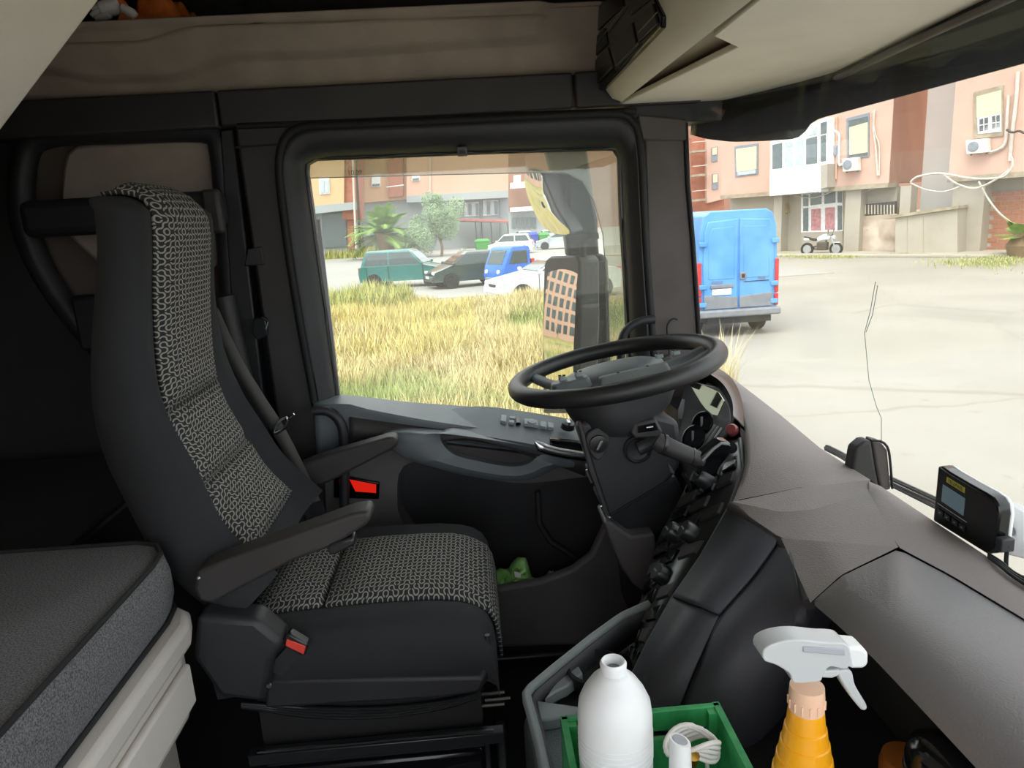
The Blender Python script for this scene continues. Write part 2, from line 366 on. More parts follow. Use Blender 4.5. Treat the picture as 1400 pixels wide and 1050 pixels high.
# pocket bin: front lip standing proud of the panel, with a floor
lipl = [(640, 815), (662, 808), (740, 794), (782, 778), (808, 758), (824, 722), (838, 690), (850, 690), (880, 880), (640, 888)]
lip = LP(lipl, Y=1.745)
MB().prism(lip, (0, .03, 0)).build('pocket_front', 'plastic_grey', dr, bevel=.012, seg=3)
MB().bb((-.25, 1.75, -1.12), (.42, 1.93, -1.10)).build('pocket_floor', 'plastic_black', dr)
MB().prism(LP([(655, 872), (900, 862), (900, 900), (655, 905)], Y=1.76), (0, .1, 0)).build('sill_cover', 'plastic_black', dr, bevel=.006)
MB().tube(LP([(668, 902), (780, 893), (870, 885)], Y=1.72), .008, 8).build('sill_edge', 'semi_black', dr, smooth=60)
MB().tube(LP([(668, 873), (688, 871)], Y=1.735), .003, 6).build('sill_screw_strip', 'chrome', dr)
# armrest with grip recess
ao = [(522, 596), (560, 590), (640, 596), (700, 604), (760, 618), (812, 640), (806, 646), (765, 640), (742, 652), (716, 660), (680, 659), (630, 651), (580, 638), (548, 626), (530, 610)]
aouter = catmull(LP(ao, Y=1.745), 72, True)
ah = catmull(LP([(602, 595), (618, 590), (660, 597), (728, 610), (736, 616), (726, 632), (700, 638), (660, 632), (622, 622), (606, 608)], Y=1.745), 72, True)
o_, h_ = holed(aouter, ah, 1.745, .05)
bk_ = [p+V((0, .10, 0)) for p in o_]; rim_ = [h.lerp(o, .45)+V((0, -.014, 0)) for o, h in zip(o_, h_)]
MB().loft([bk_, [p+V((0, .012, 0)) for p in o_], [h.lerp(o, .9) for o, h in zip(o_, h_)], rim_, h_, [p+V((0, .06, 0)) for p in h_]], cap=False).build('armrest', 'plastic_slate', dr, smooth=50)
MB().prism([p+V((0, .058, 0)) for p in h_], (0, .006, 0)).build('grip_recess', 'gloss_black', dr)
MB().prism(LP([(604, 607), (734, 622), (724, 634), (700, 639), (660, 633), (622, 623)], Y=1.775), (0, .02, 0)).build('grip_shelf', 'plastic_dark', dr, bevel=.004)
# fascia between ledge and armrest, and sloping switch plate
MB().patch([L3([(478, 570, 1.79), (580, 584, 1.785), (690, 600, 1.76), (745, 612, 1.745), (800, 622, 1.74)]), L3([(478, 612, 1.80), (560, 614, 1.785), (640, 600, 1.755), (745, 630, 1.75), (800, 650, 1.745)])], 30).build('upper_fascia', 'plastic_dark', dr, solid=.012, soff=0)
sb = L3([(577, 574, 1.86), (610, 562, 1.875), (660, 557, 1.88), (730, 566, 1.88), (800, 578, 1.88)])
sf = L3([(582, 587, 1.785), (620, 591, 1.77), (690, 601, 1.745), (745, 611, 1.735), (802, 622, 1.73)])
MB().patch([[p+V((0, .004, -.03)) for p in sb], sb, sf, [p+V((0, .01, -.025)) for p in sf]], 30).build('switch_plate', 'plastic_slate', dr, smooth=35, solid=.006, soff=0)
def onplate(x, y):
    o = sb[2]; n = (sb[4]-sf[1]).cross(sb[1]-sf[3]).normalized(); n = n if n.z > 0 else -n
    return PP(x, y, o, n), n
def plate_button(name, quad, h, m_, par=dr):
    q = []
    for x, y in quad: p, n = onplate(x, y); q.append(p)
    c = sum(q, V())/len(q)
    return MB().prism([p-n*.004 for p in q], n*(h+.004), .9).build(name, m_, par, bevel=.001)
for q, m_ in (([(685, 568), (693, 569), (692, 579), (684, 577)], 'switch_face'), ([(697, 570), (705, 571), (704, 574), (696, 573)], 'switch_face'), ([(696, 575), (704, 576), (703, 580), (695, 579)], 'switch_face'), ([(706, 571), (712, 572), (712, 580), (705, 580)], 'gloss_black'), ([(716, 573), (736, 576), (736, 584), (716, 581)], 'switch_face'), ([(739, 577), (747, 578), (747, 586), (738, 584)], 'switch_face'), ([(749, 578), (757, 580), (757, 587), (749, 586)], 'switch_face')):
    plate_button('switch_button', q, .004, m_)
p, n = onplate(727, 579); MB().lathe([(.0001, 0), (.013, 0), (.012, .008), (.0001, .009)], p, n, 16).build('mirror_joystick', 'switch_face', dr)
p, n = onplate(776, 585); k = MB().lathe([(.0001, 0), (.019, 0), (.017, .016), (.0001, .018)], p, n, 20).build('mirror_knob', 'semi_black', dr, smooth=50)
MB().box(p+n*.018, (.008, .03, .006)).build('knob_pointer', 'chrome', k)
# chrome lever in its dark bay
MB().prism(LP([(752, 600), (800, 606), (800, 624), (752, 616)], Y=1.728), (0, .02, 0)).build('lever_bay', 'gloss_black', dr, bevel=.003)
lv = catmull(LP([(732, 604), (741, 612), (760, 618), (785, 622), (806, 625)], Y=1.715), 16)
MB().tube(lv, [.004, .008]+[.0135]*14, 12, flat=.6, nrm=(0, 1, 0)).build('door_lever', 'chrome', dr, smooth=60)
# pull handle, red insert with a faint emission on the rear trim
MB().tube(catmull(LP([(428, 562), (444, 561), (458, 568), (468, 584), (471, 620), (471, 680), (471, 740)], Y=1.79), 24), .013, 10).build('pull_handle', 'plastic_black', dr, smooth=60)
MB().bb((-.60, 1.935, FZ), (.80, 1.97, -.62)).build('door_skin', 'plastic_black', dr)
rf = MB().prism(LP([(456, 655), (478, 652), (519, 660), (518, 683), (456, 681)], Y=1.832), (0, .012, 0)).build('insert_housing', 'gloss_black', dr, bevel=.003)
MB().prism(LP([(478, 656), (514, 663), (514, 674), (486, 672)], Y=1.829), (0, .006, 0)).build('red_glow_insert', 'red_emissive', rf)
MB().prism(LP([(464, 657), (470, 656), (470, 661), (464, 661)], Y=1.829), (0, .006, 0)).build('small_glow_insert', 'red_emissive', rf)
# smoked wind deflector on the outside of the window, with its etched marking
wd = thing('wind_deflector', 'smoky clear plastic wind deflector outside the top of the driver window', 'deflector', (0, 1.95, .2))
dl = LP([(405, 190), (860, 180), (880, 330), (890, 600), (836, 600), (833, 470), (829, 380), (824, 320), (812, 275), (796, 248), (775, 237), (740, 236), (600, 239), (405, 244)], Y=1.95)
MB().prism(dl, (0, .003, 0)).build('deflector_sheet', 'deflector', wd, smooth=0)
MB().tube(dl[4:], .0013, 5).build('deflector_edge', 'tray_grey', wd)
text('deflector_marking', "' 10.09", 'mark_dark', wd, P(483, 236, Y=1.945), (1, 0, 0), (0, 0, 1), .017)
# ================================================================== WINDSCREEN
YC = .75
def wsx(y, z, off=0): return .80+off-.20*abs((y-YC)/1.13)**3.2-.055*(z+.2)
def onws(px, py, off=0):
    d = ray(px, py); lo_, hi = .1, 6
    for _ in range(50):
        t = (lo_+hi)/2; q = d*t
        if q.x < wsx(max(-.4, min(1.95, q.y)), q.z, off): lo_ = t
        else: hi = t
    return d*lo_
wn = thing('window_1', 'large curved windscreen with black top border', 'windscreen', (.8, .75, -.7), kind='structure')
ys = [1.9-(2.32)*i/40 for i in range(41)]
MB().loft([[V((wsx(y, z), y, z)) for y in ys] for z in (-.72, -.4, 0, .3, .42)], closed=False, cap=False).build('windscreen_pane', 'windscreen_glass', wn, smooth=60, solid=.005, soff=1)
MB().loft([[V((wsx(y, z)-.006, y, z)) for y in ys] for z in (.30, .42, .6)], closed=False, cap=False).build('top_border', 'rubber', wn, solid=.003)
MB().tube([V((wsx(y, -.70)-.02, y, -.69)) for y in ys], .02, 8).build('bottom_seal', 'rubber', wn)
for k, pts in enumerate(([(1197, 385), (1190, 425), (1182, 455), (1188, 520), (1198, 555), (1205, 572), (1205, 602)], [(1200, 390), (1193, 430), (1184, 454)])):
    MB().tube([onws(x, y, -.002) for x, y in pts], .0007, 4).build('screen_crack', 'tray_grey', wn)
# sun visor outside above the windscreen
lowl = [(944, 184), (965, 190), (1000, 194), (1040, 193), (1085, 190), (1097, 184), (1104, 171), (1118, 162), (1200, 140), (1300, 113), (1400, 86), (1560, 44), (1800, -20)]
lw = [onws(x, y, .07) for x, y in lowl]; lw = resample(lw, 60)
tp = [V((wsx(p.y, .4, .10 if p.y < 1.6 else .08), p.y, .62)) for p in lw]
vs_ = thing('sun_visor', 'dark smoked sun visor fixed outside above the windscreen', 'visor', (.95, .75, .3))
MB().patch([lw, [a.lerp(c, .5)+V((.015, 0, 0)) for a, c in zip(lw, tp)], tp], 60, sm=False).build('visor_sheet', 'visor_smoke', vs_, solid=.004)
# ================================================================== OVERHEAD CONSOLE
oc = thing('overhead_console', 'beige overhead console with black control panel above the windscreen', 'console', (.45, .7, .26))
def lat(pts, y0, y1): return [[V((x, y, z)) for x, z in pts] for y in (y0, y1)]
Y1, Y0 = 1.80, -.4
prof = [(.36, .9), (.349, .36), (.350, .315), (.354, .290), (.368, .271), (.391, .262)]
end = [(.36, .9), (.362, .37), (.364, .33), (.368, .305), (.380, .288), (.396, .276)]
rings = [[V((x, Y1+.06, z)) for x, z in end], [V((x-.008, Y1+.045, z-.005)) for x, z in end], [V((x, Y1+.01, z)) for x, z in prof], [V((x, Y1-.04, z)) for x, z in prof]] + [[V((x, y, z)) for x, z in prof] for y in (1.2, .8, .3, Y0)]
MB().loft(rings, closed=False, cap=False).build('rear_lip', 'console_beige', oc, smooth=60)
# underside: strip behind the slot, flap panel, slot
us0 = [(.352, .268), (.40, .262)]
fl = []
flap = [P(845, 144, Z=.262), P(862, 136, Z=.262), P(1008, 65, Z=.262), P(975, 50, Z=.262), P(1037, 0, Z=.262), V((.394, -.4, .262)), V((.615, -.4, .262)), P(1290, 34, Z=.262), P(1130, 108, Z=.262), P(1060, 132, Z=.262), P(1000, 150, Z=.262), P(930, 156, Z=.262), P(870, 149, Z=.262)]
MB().prism(flap, (0, 0, .012)).build('storage_flap', 'console_beige', oc, bevel=.003)
MB().bb((.385, -.4, .285), (.64, 1.84, .30)).build('slot_back', 'side_panel_brown', oc)
# dark rail and light trim between console and screen
MB().tube(catmull([P(930, 157, Z=.262), P(985, 153, Z=.262), P(1050, 137, Z=.262), P(1130, 106, Z=.262), P(1290, 31, Z=.262), V((.622, -.2, .262))], 40), .011, 8).build('front_rail', 'rubber', oc, smooth=60)
MB().tube(catmull([P(880, 153, Z=.25), P(940, 161, Z=.25), P(1000, 157, Z=.25), P(1060, 141, Z=.25), P(1132, 112, Z=.25), P(1292, 37, Z=.25), V((.655, -.2, .25))], 40), .007, 8).build('front_bead', 'plastic_grey', oc, smooth=60)
MB().bb((.61, -.42, .266), (.80, 1.88, .9)).build('header_box', 'plastic_black', oc)
MB().bb((.42, 1.87, .215), (.70, 1.97, .40)).build('corner_box', 'plastic_black', oc)
# black control panel on the rear face
py0, py1 = 1.63, 1.105
cp = MB().prism([P(x, y, X=.343) for x, y in ((786, -60), (790, 20), (797, 70), (806, 108), (818, 124), (824, 122), (903, 38), (905, 22), (893, -4), (886, -60))], (.012, 0, 0)).build('control_panel', 'gloss_black', oc, bevel=.003)
MB().tube(catmull([P(x, y, X=.353) for x, y in ((778, -70), (781, 10), (788, 66), (797, 108), (810, 129), (824, 139))], 24), .006, 8).build('panel_bezel', 'console_beige', oc, smooth=60)
for q in ([(805, 92), (832, 64), (840, 92), (816, 117)], [(836, 62), (866, 30), (872, 60), (844, 88)], [(800, 66), (828, 38), (832, 60), (804, 88)], [(868, 28), (894, 4), (901, 32), (874, 58)], [(796, 30), (850, -20), (854, 8), (799, 60)], [(856, -24), (888, -50), (892, -2), (862, 22)]):
    MB().prism([P(x, y, X=.3425) for x, y in q], (-.003, 0, 0), .96).build('panel_module', 'semi_black', cp, bevel=.001)
for x0, y0, x1, y1 in ((814, 115, 836, 92), (842, 90, 872, 59), (812, 66, 853, 10), (873, 44, 898, 17), (821, 94, 827, 87)):
    MB().tube([P(x0, y0, X=.3385), P(x1, y1, X=.3385)], .0013, 6).build('trim_line', 'satin_metal', cp)
MB().lathe([(.0001, 0), (.003, 0), (.003, .002), (.0001, .002)], P(864, 17, X=.339), (-1, 0, 0), 10).build('indicator_dot', 'satin_metal', cp)
# ================================================================== UPPER BUNK (folded, its underside towards the cab)
e0, e1 = P(150, -14, Y=1.30), P(-60, 264, Y=1.30); dd = (e0-e1).normalized(); far = [e1-dd*.3, e0+dd*.5]; nn = V((-dd.z, 0, dd.x)); nn = nn if nn.x < 0 else -nn
MB().prism([far[0], far[1], far[1]+nn*.1, far[0]+nn*.1], (0, -1.55, 0)).build('upper_bunk', 'bunk_grey', bevel=.012, seg=3)
tag(bpy.data.objects['upper_bunk'], 'light grey folded upper bunk in the top left corner', 'bunk')
# ================================================================== seat fabric: squiggle print (meandering quarter-arc tiles), laid out in cloth metres
def squiggle(name, base, ink, cell):
    m = bpy.data.materials.new(name); m.use_nodes = True; nt = m.node_tree; b = nt.nodes['Principled BSDF']; N = nt.nodes.new; L = nt.links.new
    uv = N('ShaderNodeUVMap'); uv.uv_map = 'UVMap'
    def vm(op, a, c=None):
        n = N('ShaderNodeVectorMath'); n.operation = op; L(a, n.inputs[0])
        if c is not None:
            if isinstance(c, tuple): n.inputs[1].default_value = c
            else: L(c, n.inputs[1])
        return n
    def ma(op, a, c=None):
        n = N('ShaderNodeMath'); n.operation = op
        for i, q in enumerate((a, c)):
            if q is None: continue
            if isinstance(q, (int, float)): n.inputs[i].default_value = q
            else: L(q, n.inputs[i])
        return n.outputs[0]
    s = vm('MULTIPLY', uv.outputs[0], (1/cell/1.5, 1/cell, 0)); fl = vm('FLOOR', s.outputs[0]); fr = vm('FRACTION', s.outputs[0])
    sp = N('ShaderNodeSeparateXYZ'); L(fr.outputs[0], sp.inputs[0]); sc = N('ShaderNodeSeparateXYZ'); L(fl.outputs[0], sc.inputs[0])
    wnz = N('ShaderNodeTexWhiteNoise'); wnz.noise_dimensions = '2D'; L(fl.outputs[0], wnz.inputs['Vector'])
    par = ma('GREATER_THAN', wnz.outputs['Value'], .42)
    xx = ma('ABSOLUTE', ma('SUBTRACT', sp.outputs[0], par)); yy = sp.outputs[1]
    def dist(cx, cy): return ma('ABSOLUTE', ma('SUBTRACT', ma('SQRT', ma('ADD', ma('POWER', ma('SUBTRACT', xx, cx), 2), ma('POWER', ma('SUBTRACT', yy, cy), 2))), .5))
    d = ma('MINIMUM', dist(0, 0), dist(1, 1))
    ln = ma('LESS_THAN', d, .13)
    gap = ma('GREATER_THAN', ma('ABSOLUTE', ma('SUBTRACT', ma('FLOORED_MODULO', ma('ADD', ma('MULTIPLY', sc.outputs[0], 3), ma('ADD', sc.outputs[1], sp.outputs[1])), 4), 2)), .12)
    fac = ma('MULTIPLY', ln, gap)
    mx = N('ShaderNodeMix'); mx.data_type = 'RGBA'; L(fac, mx.inputs[0]); mx.inputs[6].default_value = (*lin(base), 1); mx.inputs[7].default_value = (*lin(ink), 1)
    L(mx.outputs[2], b.inputs['Base Color']); b.inputs['Roughness'].default_value = .9
    bp = N('ShaderNodeBump'); bp.inputs['Strength'].default_value = .3; bp.inputs['Distance'].default_value = .001; L(fac, bp.inputs['Height']); L(bp.outputs[0], b.inputs['Normal'])
    MAT[name] = m
squiggle('seat_print', (34, 35, 37), (146, 144, 138), .0098)
# ================================================================== DRIVER SEAT
SY = 1.40
seat = thing('driver_seat', 'black suspension driver seat with squiggle patterned cloth and two armrests', 'seat', (-.3, SY, FZ))
sp_px = [(345, 752), (300, 710), (262, 650), (235, 600), (218, 540), (210, 470), (207, 400), (207, 330), (204, 300)]
sp_ = catmull([P(x, y, Y=1.27) for x, y in sp_px], 22)
sp_ = [V((p.x, 0, p.z)) for p in sp_]
sp_ = [sp_[0]+(sp_[0]-sp_[1])*2.2, sp_[0]+(sp_[0]-sp_[1])*1.1]+sp_
rings = []; N_ = len(sp_)
def frame(i):
    t = (sp_[min(N_-1, i+1)]-sp_[max(0, i-1)]).normalized(); return t, V((-t.z, 0, t.x)) if V((-t.z, 0, t.x)).x > 0 else V((t.z, 0, -t.x))
def wid(u): return .245-.035*sst(.15, .45, u)-.02*sst(.62, .95, u)
for i in range(N_):
    u = i/(N_-1); t, n = frame(i); w_ = wid(u); th_ = .12-.03*sst(.4, .9, u); bl = .035*(1-sst(.35, .8, u))+.006
    key = [(-w_*.62, 0), (0, -.004), (w_*.62, 0), (w_*.84, bl), (w_, bl*.3-.02), (w_*.95, -th_*.6), (w_*.66, -th_), (0, -th_-.015), (-w_*.66, -th_), (-w_*.95, -th_*.6), (-w_, bl*.3-.02), (-w_*.84, bl)]
    rings.append([sp_[i]+V((0, SY+p.x, 0))+n*p.y for p in catmull([V((a, c, 0)) for a, c in key], 36, True)])
t, n = frame(N_-1); top = rings[-1]; c_ = sum(top, V())/len(top)
for k, (s_, h_) in enumerate(((.985, .014), (.93, .026), (.82, .035), (.6, .041), (.3, .044))):
    rings.append([c_+(p-c_)*s_+V((-.012*k, 0, h_)) for p in top])
MB().loft(rings).build('backrest', 'seat_cloth', seat, smooth=70)
# patterned panels of the backrest: three with seams between, the top one wrapping over the crown
path = [(sp_[i], frame(i)[1]) for i in range(2, N_)]
pt = path[-1][0]
path += [(pt+V((-.005, 0, .016)), V((.95, 0, .3))), (pt+V((-.016, 0, .031)), V((.7, 0, .7))), (pt+V((-.034, 0, .041)), V((.35, 0, .94))), (pt+V((-.056, 0, .046)), V((.05, 0, 1))), (pt+V((-.084, 0, .043)), V((-.3, 0, .95)))]
cum = [0]
for a, c in zip(path, path[1:]): cum.append(cum[-1]+(c[0]-a[0]).length)
def strip(name, i0, i1):
    b = MB(); rows = []; uvs = {}
    for i in range(i0, i1+1):
        p, n = path[i]; e = min(i-i0, i1-i); pr = .012 if e > 0 else -.002; row = []
        hw = .13+.03*(1-sst(4, 12, i)) - (.03*sst(20, 24, i))
        for k in range(13):
            y = -hw+2*hw*k/12; q = p+n.normalized()*(pr*(1-abs(y/hw)**6)+.003*(1-abs(y/hw)**2))+V((0, SY+y, 0)); row.append(q)
            uvs[tuple(round(c, 4) for c in q)] = (y, cum[i])
        rows.append(row)
    b.loft(rows, closed=False, cap=False)
    return b.build(name, 'seat_print', seat, smooth=60, solid=.008, soff=1, uv=lambda v: uvs.get(tuple(round(c, 4) for c in v), (0, 0)))
strip('patterned_panel', 0, 5); strip('patterned_panel', 5, 10); strip('patterned_panel', 10, len(path)-1)
# cushion
def cush(x):
    u = (x+.50)/.50
    return -.712+.012*math.sin(u*3.0)-.004*u
rings = []
xs = [-.52, -.50, -.44, -.36, -.28, -.20, -.12, -.07, -.04, -.02, -.008, -.003]
dropz = [0, 0, 0, 0, 0, 0, 0, .004, .012, .026, .05, .085]
for x, dz in zip(xs, dropz):
    zt = cush(x)-dz; w_ = .235
    key = [(-w_*.62, 0), (0, .004), (w_*.62, 0), (w_*.82, .008), (w_, -.02), (w_*1.0, -.07), (w_*.9, -.125+dz*.6), (0, -.13+dz*.6), (-w_*.9, -.125+dz*.6), (-w_*1.0, -.07), (-w_, -.02), (-w_*.82, .008)]
    rings.append([V((x, SY+p.x, zt+p.y)) for p in catmull([V((a, c, 0)) for a, c in key], 36, True)])
MB().loft(rings).build('cushion', 'seat_cloth', seat, smooth=60)
def cpanel(pts):
    rows = []; uvs = {}; s = 0
    for i, (x, dz, pr) in enumerate(pts):
        row = []
        if i: s += math.hypot(x-pts[i-1][0], dz-pts[i-1][1])
        for k in range(17):
            y = -.148+.296*k/16; e = 1-abs(y/.148)**8
            q = V((x+(.008 if dz > .03 else 0), SY+y, cush(x)-dz+.004+pr*e)); row.append(q); uvs[tuple(round(c, 4) for c in q)] = (y, s+(.5 if pts[0][0] > -.3 else 0))
        rows.append(row)
    return MB().loft(rows, closed=False, cap=False).build('patterned_panel', 'seat_print', seat, smooth=60, solid=.006, soff=1, uv=lambda v: uvs.get(tuple(round(c, 4) for c in v), (0, 0)))
cpanel([(-.47, 0, -.003), (-.465, 0, .008), (-.42, 0, .012), (-.38, 0, .012), (-.335, 0, .009), (-.33, 0, -.003)])
cpanel([(-.328, 0, -.003), (-.322, 0, .009), (-.25, 0, .013), (-.15, 0, .014), (-.09, .001, .014), (-.06, .006, .013), (-.035, .016, .012), (-.018, .032, .011), (-.006, .056, .01), (-.001, .09, .008), (.001, .13, .0)])
# side plastics
sd = MB(); sd.prism(LP([(268, 842), (350, 848), (388, 880), (372, 905), (362, 962), (300, 955), (262, 900)], Y=1.12), (0, .06, 0)); sd.build('side_cover', 'plastic_black', seat, bevel=.012, seg=3)
MB().prism(LP([(362, 930), (655, 925), (664, 905), (668, 925), (656, 948), (600, 956), (400, 968), (362, 970)], Y=1.165), (0, .46, 0)).build('seat_pan', 'plastic_black', seat, bevel=.01, seg=3)
MB().tube(catmull(LP([(666, 868), (668, 890), (667, 915), (655, 938), (620, 946)], Y=1.175), 16), .005, 8).build('pan_edge', 'plastic_black', seat, smooth=60)
for k in range(4):
    MB().tube(catmull(LP([(330, 962+k*1.5), (430, 968+k*4), (520, 968+k*4), (600, 960+k*3), (652, 948+k*2)], Y=1.19), 18), .0035, 6).build('bellows_fold', 'semi_black', seat, smooth=60)
MB().bb((-.46, 1.20, -1.0), (-.04, 1.6, -.84)).build('bellows', 'rubber', seat)
sc_ = P(368, 937, Y=1.115); MB().lathe([(.0001, 0), (.005, 0), (.004, .003), (.0001, .003)], sc_, (0, -1, 0), 10).build('side_screw', 'satin_metal', seat)
bk = MB().prism(LP([(389, 870), (396, 867), (421, 882), (418, 896), (411, 897), (388, 882)], Y=1.135), (0, .022, 0)).build('belt_buckle', 'semi_black', seat, bevel=.003)
MB().prism(LP([(392, 874), (418, 884), (415, 895), (390, 883)], Y=1.1335), (0, .006, 0)).build('buckle_button', 'red_button', bk, bevel=.001)
MB().prism(LP([(396, 880), (412, 893), (385, 925), (365, 915)], Y=1.15), (0, .012, 0)).build('buckle_stem', 'plastic_black', seat)
# armrests: thick tapering bars, pivoting on the backrest
def armrest(name, pl, y0, y1):
    return MB().prism(LP(pl, Y=y0), (0, y1-y0, 0)).build(name, 'plastic_dark', seat, bevel=.008, seg=3)
a1 = armrest('armrest', [(268, 782), (300, 768), (480, 703), (503, 699), (508, 708), (500, 719), (455, 748), (400, 768), (290, 826), (272, 822), (265, 805)], 1.10, 1.155)
MB().prism(LP([(448, 746), (482, 735), (486, 745), (456, 760), (449, 757)], Y=1.095), (0, .03, 0)).build('tilt_wheel', 'semi_black', a1, bevel=.004)
MB().lathe([(.0001, 0), (.004, 0), (.0001, .003)], P(271, 791, Y=1.098), (0, -1, 0), 8).build('pivot_screw', 'satin_metal', a1)
a2 = armrest('armrest', [(400, 640), (440, 624), (530, 598), (541, 598), (545, 608), (535, 616), (450, 660), (425, 670), (400, 668)], 1.66, 1.71)
# seat belt, from the shoulder guide down to the hip
def ribbon(b, pts, w_, side):
    r = catmull(pts, 30); b.loft([[p+V(side)*(w_/2) for p in r], [p-V(side)*(w_/2) for p in r]], closed=False, cap=False); return b
ribbon(MB(), L3([(290, 425, 1.66), (320, 490, 1.66), (350, 540, 1.655), (383, 592, 1.65), (415, 655, 1.66), (446, 722, 1.68)]), .032, V((.86, 0, .5))).build('belt_webbing', 'belt', seat, solid=.002, smooth=60)
q = P(383, 588, Y=1.635); MB().tube(catmull([P(374, 592, Y=1.635), P(381, 577, Y=1.635), P(392, 571, Y=1.635), P(388, 586, Y=1.635)], 16, True), .004, 6, closed=True).build('belt_stop', 'chrome', seat, smooth=60)
MB().tube(LP([(396, 571), (402, 566)], Y=1.635), .003, 6).build('stop_hook', 'chrome', seat)
MB().prism(LP([(415, 692), (432, 688), (438, 722), (418, 722)], Y=1.66), (0, .006, 0)).build('belt_anchor', 'chrome', seat, bevel=.001)
MB().prism(LP([(424, 690), (440, 684), (452, 722), (432, 724)], Y=1.65), (0, .003, 0)).build('belt_label', 'black_cloth', seat)
# base and slide rails
MB().bb((-.44, 1.19, FZ), (-.04, 1.60, -1.0)).build('base', 'gloss_black', seat, bevel=.01)
for y_, z_ in ((1.175, -.955), (1.60, -.955)): MB().bb((-.48, y_-.012, z_-.012), (.0, y_+.012, z_+.012)).build('slide_rail', 'semi_black', seat, bevel=.002)
MB().bb((-.46, 1.16, -.937), (-.02, 1.164, -.933)).build('rail_edge', 'chrome', seat)
for px in ((655, 950), (663, 958), (655, 966)):
    a = P(*px, Y=1.22); MB().tube([a, a+V((.05, 0, 0))], .004, 6).build('release_bar', 'chrome', seat)
MB().tube(catmull(LP([(668, 862), (672, 866), (671, 900), (668, 925), (662, 940)], Y=1.3), 12), .004, 6).build('front_bar', 'chrome', seat, smooth=60)
MB().box(P(672, 866, Y=1.3), (.03, .02, .02)).build('bar_clip', 'satin_metal', seat, bevel=.002)
# ================================================================== LOWER BUNK
mt = thing('bunk_mattress', 'charcoal heather mattress with dark piping on the lower bunk', 'mattress', (-.95, .6, -.62))
MO = [(-.53, -.42), (-.53, 1.06), (-.538, 1.11), (-.56, 1.145), (-.60, 1.16), (-.78, 1.165), (-1.0, 1.165), (-1.2, 1.165), (-1.48, 1.165), (-1.48, -.42)]
def inset(d): 
    c = (-1.0, .6); out_ = []
    n = len(MO)
    for i in range(n):
        a, b_, c_ = V((*MO[i-1], 0)), V((*MO[i], 0)), V((*MO[(i+1) % n], 0)); e1, e2 = (b_-a).normalized(), (c_-b_).normalized()
        nn_ = (V((-e1.y, e1.x, 0))+V((-e2.y, e2.x, 0))).normalized(); out_.append(b_+nn_*d)
    return out_
i0 = inset(0)
cr = sum(i0, V())/len(i0)
def ringz(d, z): return [V((p.x, p.y, z)) for p in inset(d)]
b = MB(); b.loft([ringz(.004, -.605), ringz(-.006, -.57), ringz(-.006, -.53), ringz(0, -.503), ringz(.006, -.500)]); b.build('mattress_core', 'mattress', mt, smooth=50)
MB().tube(ringz(.004, -.499), .0045, 6, closed=True).build('piping', 'piping', mt, smooth=60)
MB().tube(ringz(-.002, -.600), .004, 6, closed=True).build('piping', 'piping', mt, smooth=60)
bd = thing('bunk_cabinet', 'beige grey bunk base with drawer below the mattress', 'bed base', (-.95, .6, FZ))
MB().prism([V((x, y, -.607)) for x, y in [(-.50, -.42), (-.50, 1.07), (-.515, 1.115), (-.56, 1.15), (-.80, 1.175), (-1.48, 1.175), (-1.48, -.42)]], (0, 0, -.045)).build('top_rim', 'bed_front', bd, bevel=.012, seg=3)
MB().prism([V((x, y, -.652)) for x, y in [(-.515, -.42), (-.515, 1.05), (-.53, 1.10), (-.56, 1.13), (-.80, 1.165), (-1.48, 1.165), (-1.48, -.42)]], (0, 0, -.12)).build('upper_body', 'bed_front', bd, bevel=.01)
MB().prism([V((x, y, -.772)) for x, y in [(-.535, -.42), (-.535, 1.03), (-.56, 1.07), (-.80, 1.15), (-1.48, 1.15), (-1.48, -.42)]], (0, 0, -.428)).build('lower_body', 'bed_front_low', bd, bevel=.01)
dw = MB().bb((-.516, .78, -.745), (-.502, 1.06, -.672)).build('drawer_front', 'bed_front', bd, bevel=.006)
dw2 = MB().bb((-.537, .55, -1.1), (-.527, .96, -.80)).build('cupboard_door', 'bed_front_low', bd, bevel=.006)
MB().bb((-.530, .74, -.93), (-.522, .90, -.86)).build('recessed_pull', 'plastic_grey', dw2, bevel=.004)
MB().bb((-.524, .76, -.915), (-.5205, .88, -.895)).build('pull_slot', 'gloss_black', dw2)

lk = thing('rear_locker', 'black storage locker between bunk end and sidewall behind the seat', 'locker', (-1.15, 1.57, FZ))
MB().bb((-1.49, 1.19, FZ), (-.80, 1.85, -.56)).build('locker_body', 'plastic_black', lk, bevel=.01)
MB().bb((-1.49, 1.185, -.555), (-.79, 1.85, -.54)).build('locker_lid', 'carpet', lk, bevel=.006)
# ================================================================== DASHBOARD
def LZ(lst): return [P(a, b_, Z=c) for a, b_, c in lst]
da = thing('dashboard', 'wide grey brown dashboard with angular pad and glovebox lid', 'dashboard', (.6, .8, FZ))
W = LZ([(975, 512, -.455), (1003, 518, -.455), (1060, 562, -.455), (1120, 612, -.455), (1200, 662, -.455), (1300, 728, -.455), (1400, 794, -.455), (1640, 952, -.455)])
Wd = [p+V((.10, 0, -.2)) for p in W]
Ld = LZ([(960, 518, -.452), (992, 536, -.45), (1010, 560, -.446), (1020, 595, -.446), (1018, 640, -.458), (1001, 686, -.49)])
Lin = [p+V((-.004, .012, -.03)) for p in Ld]
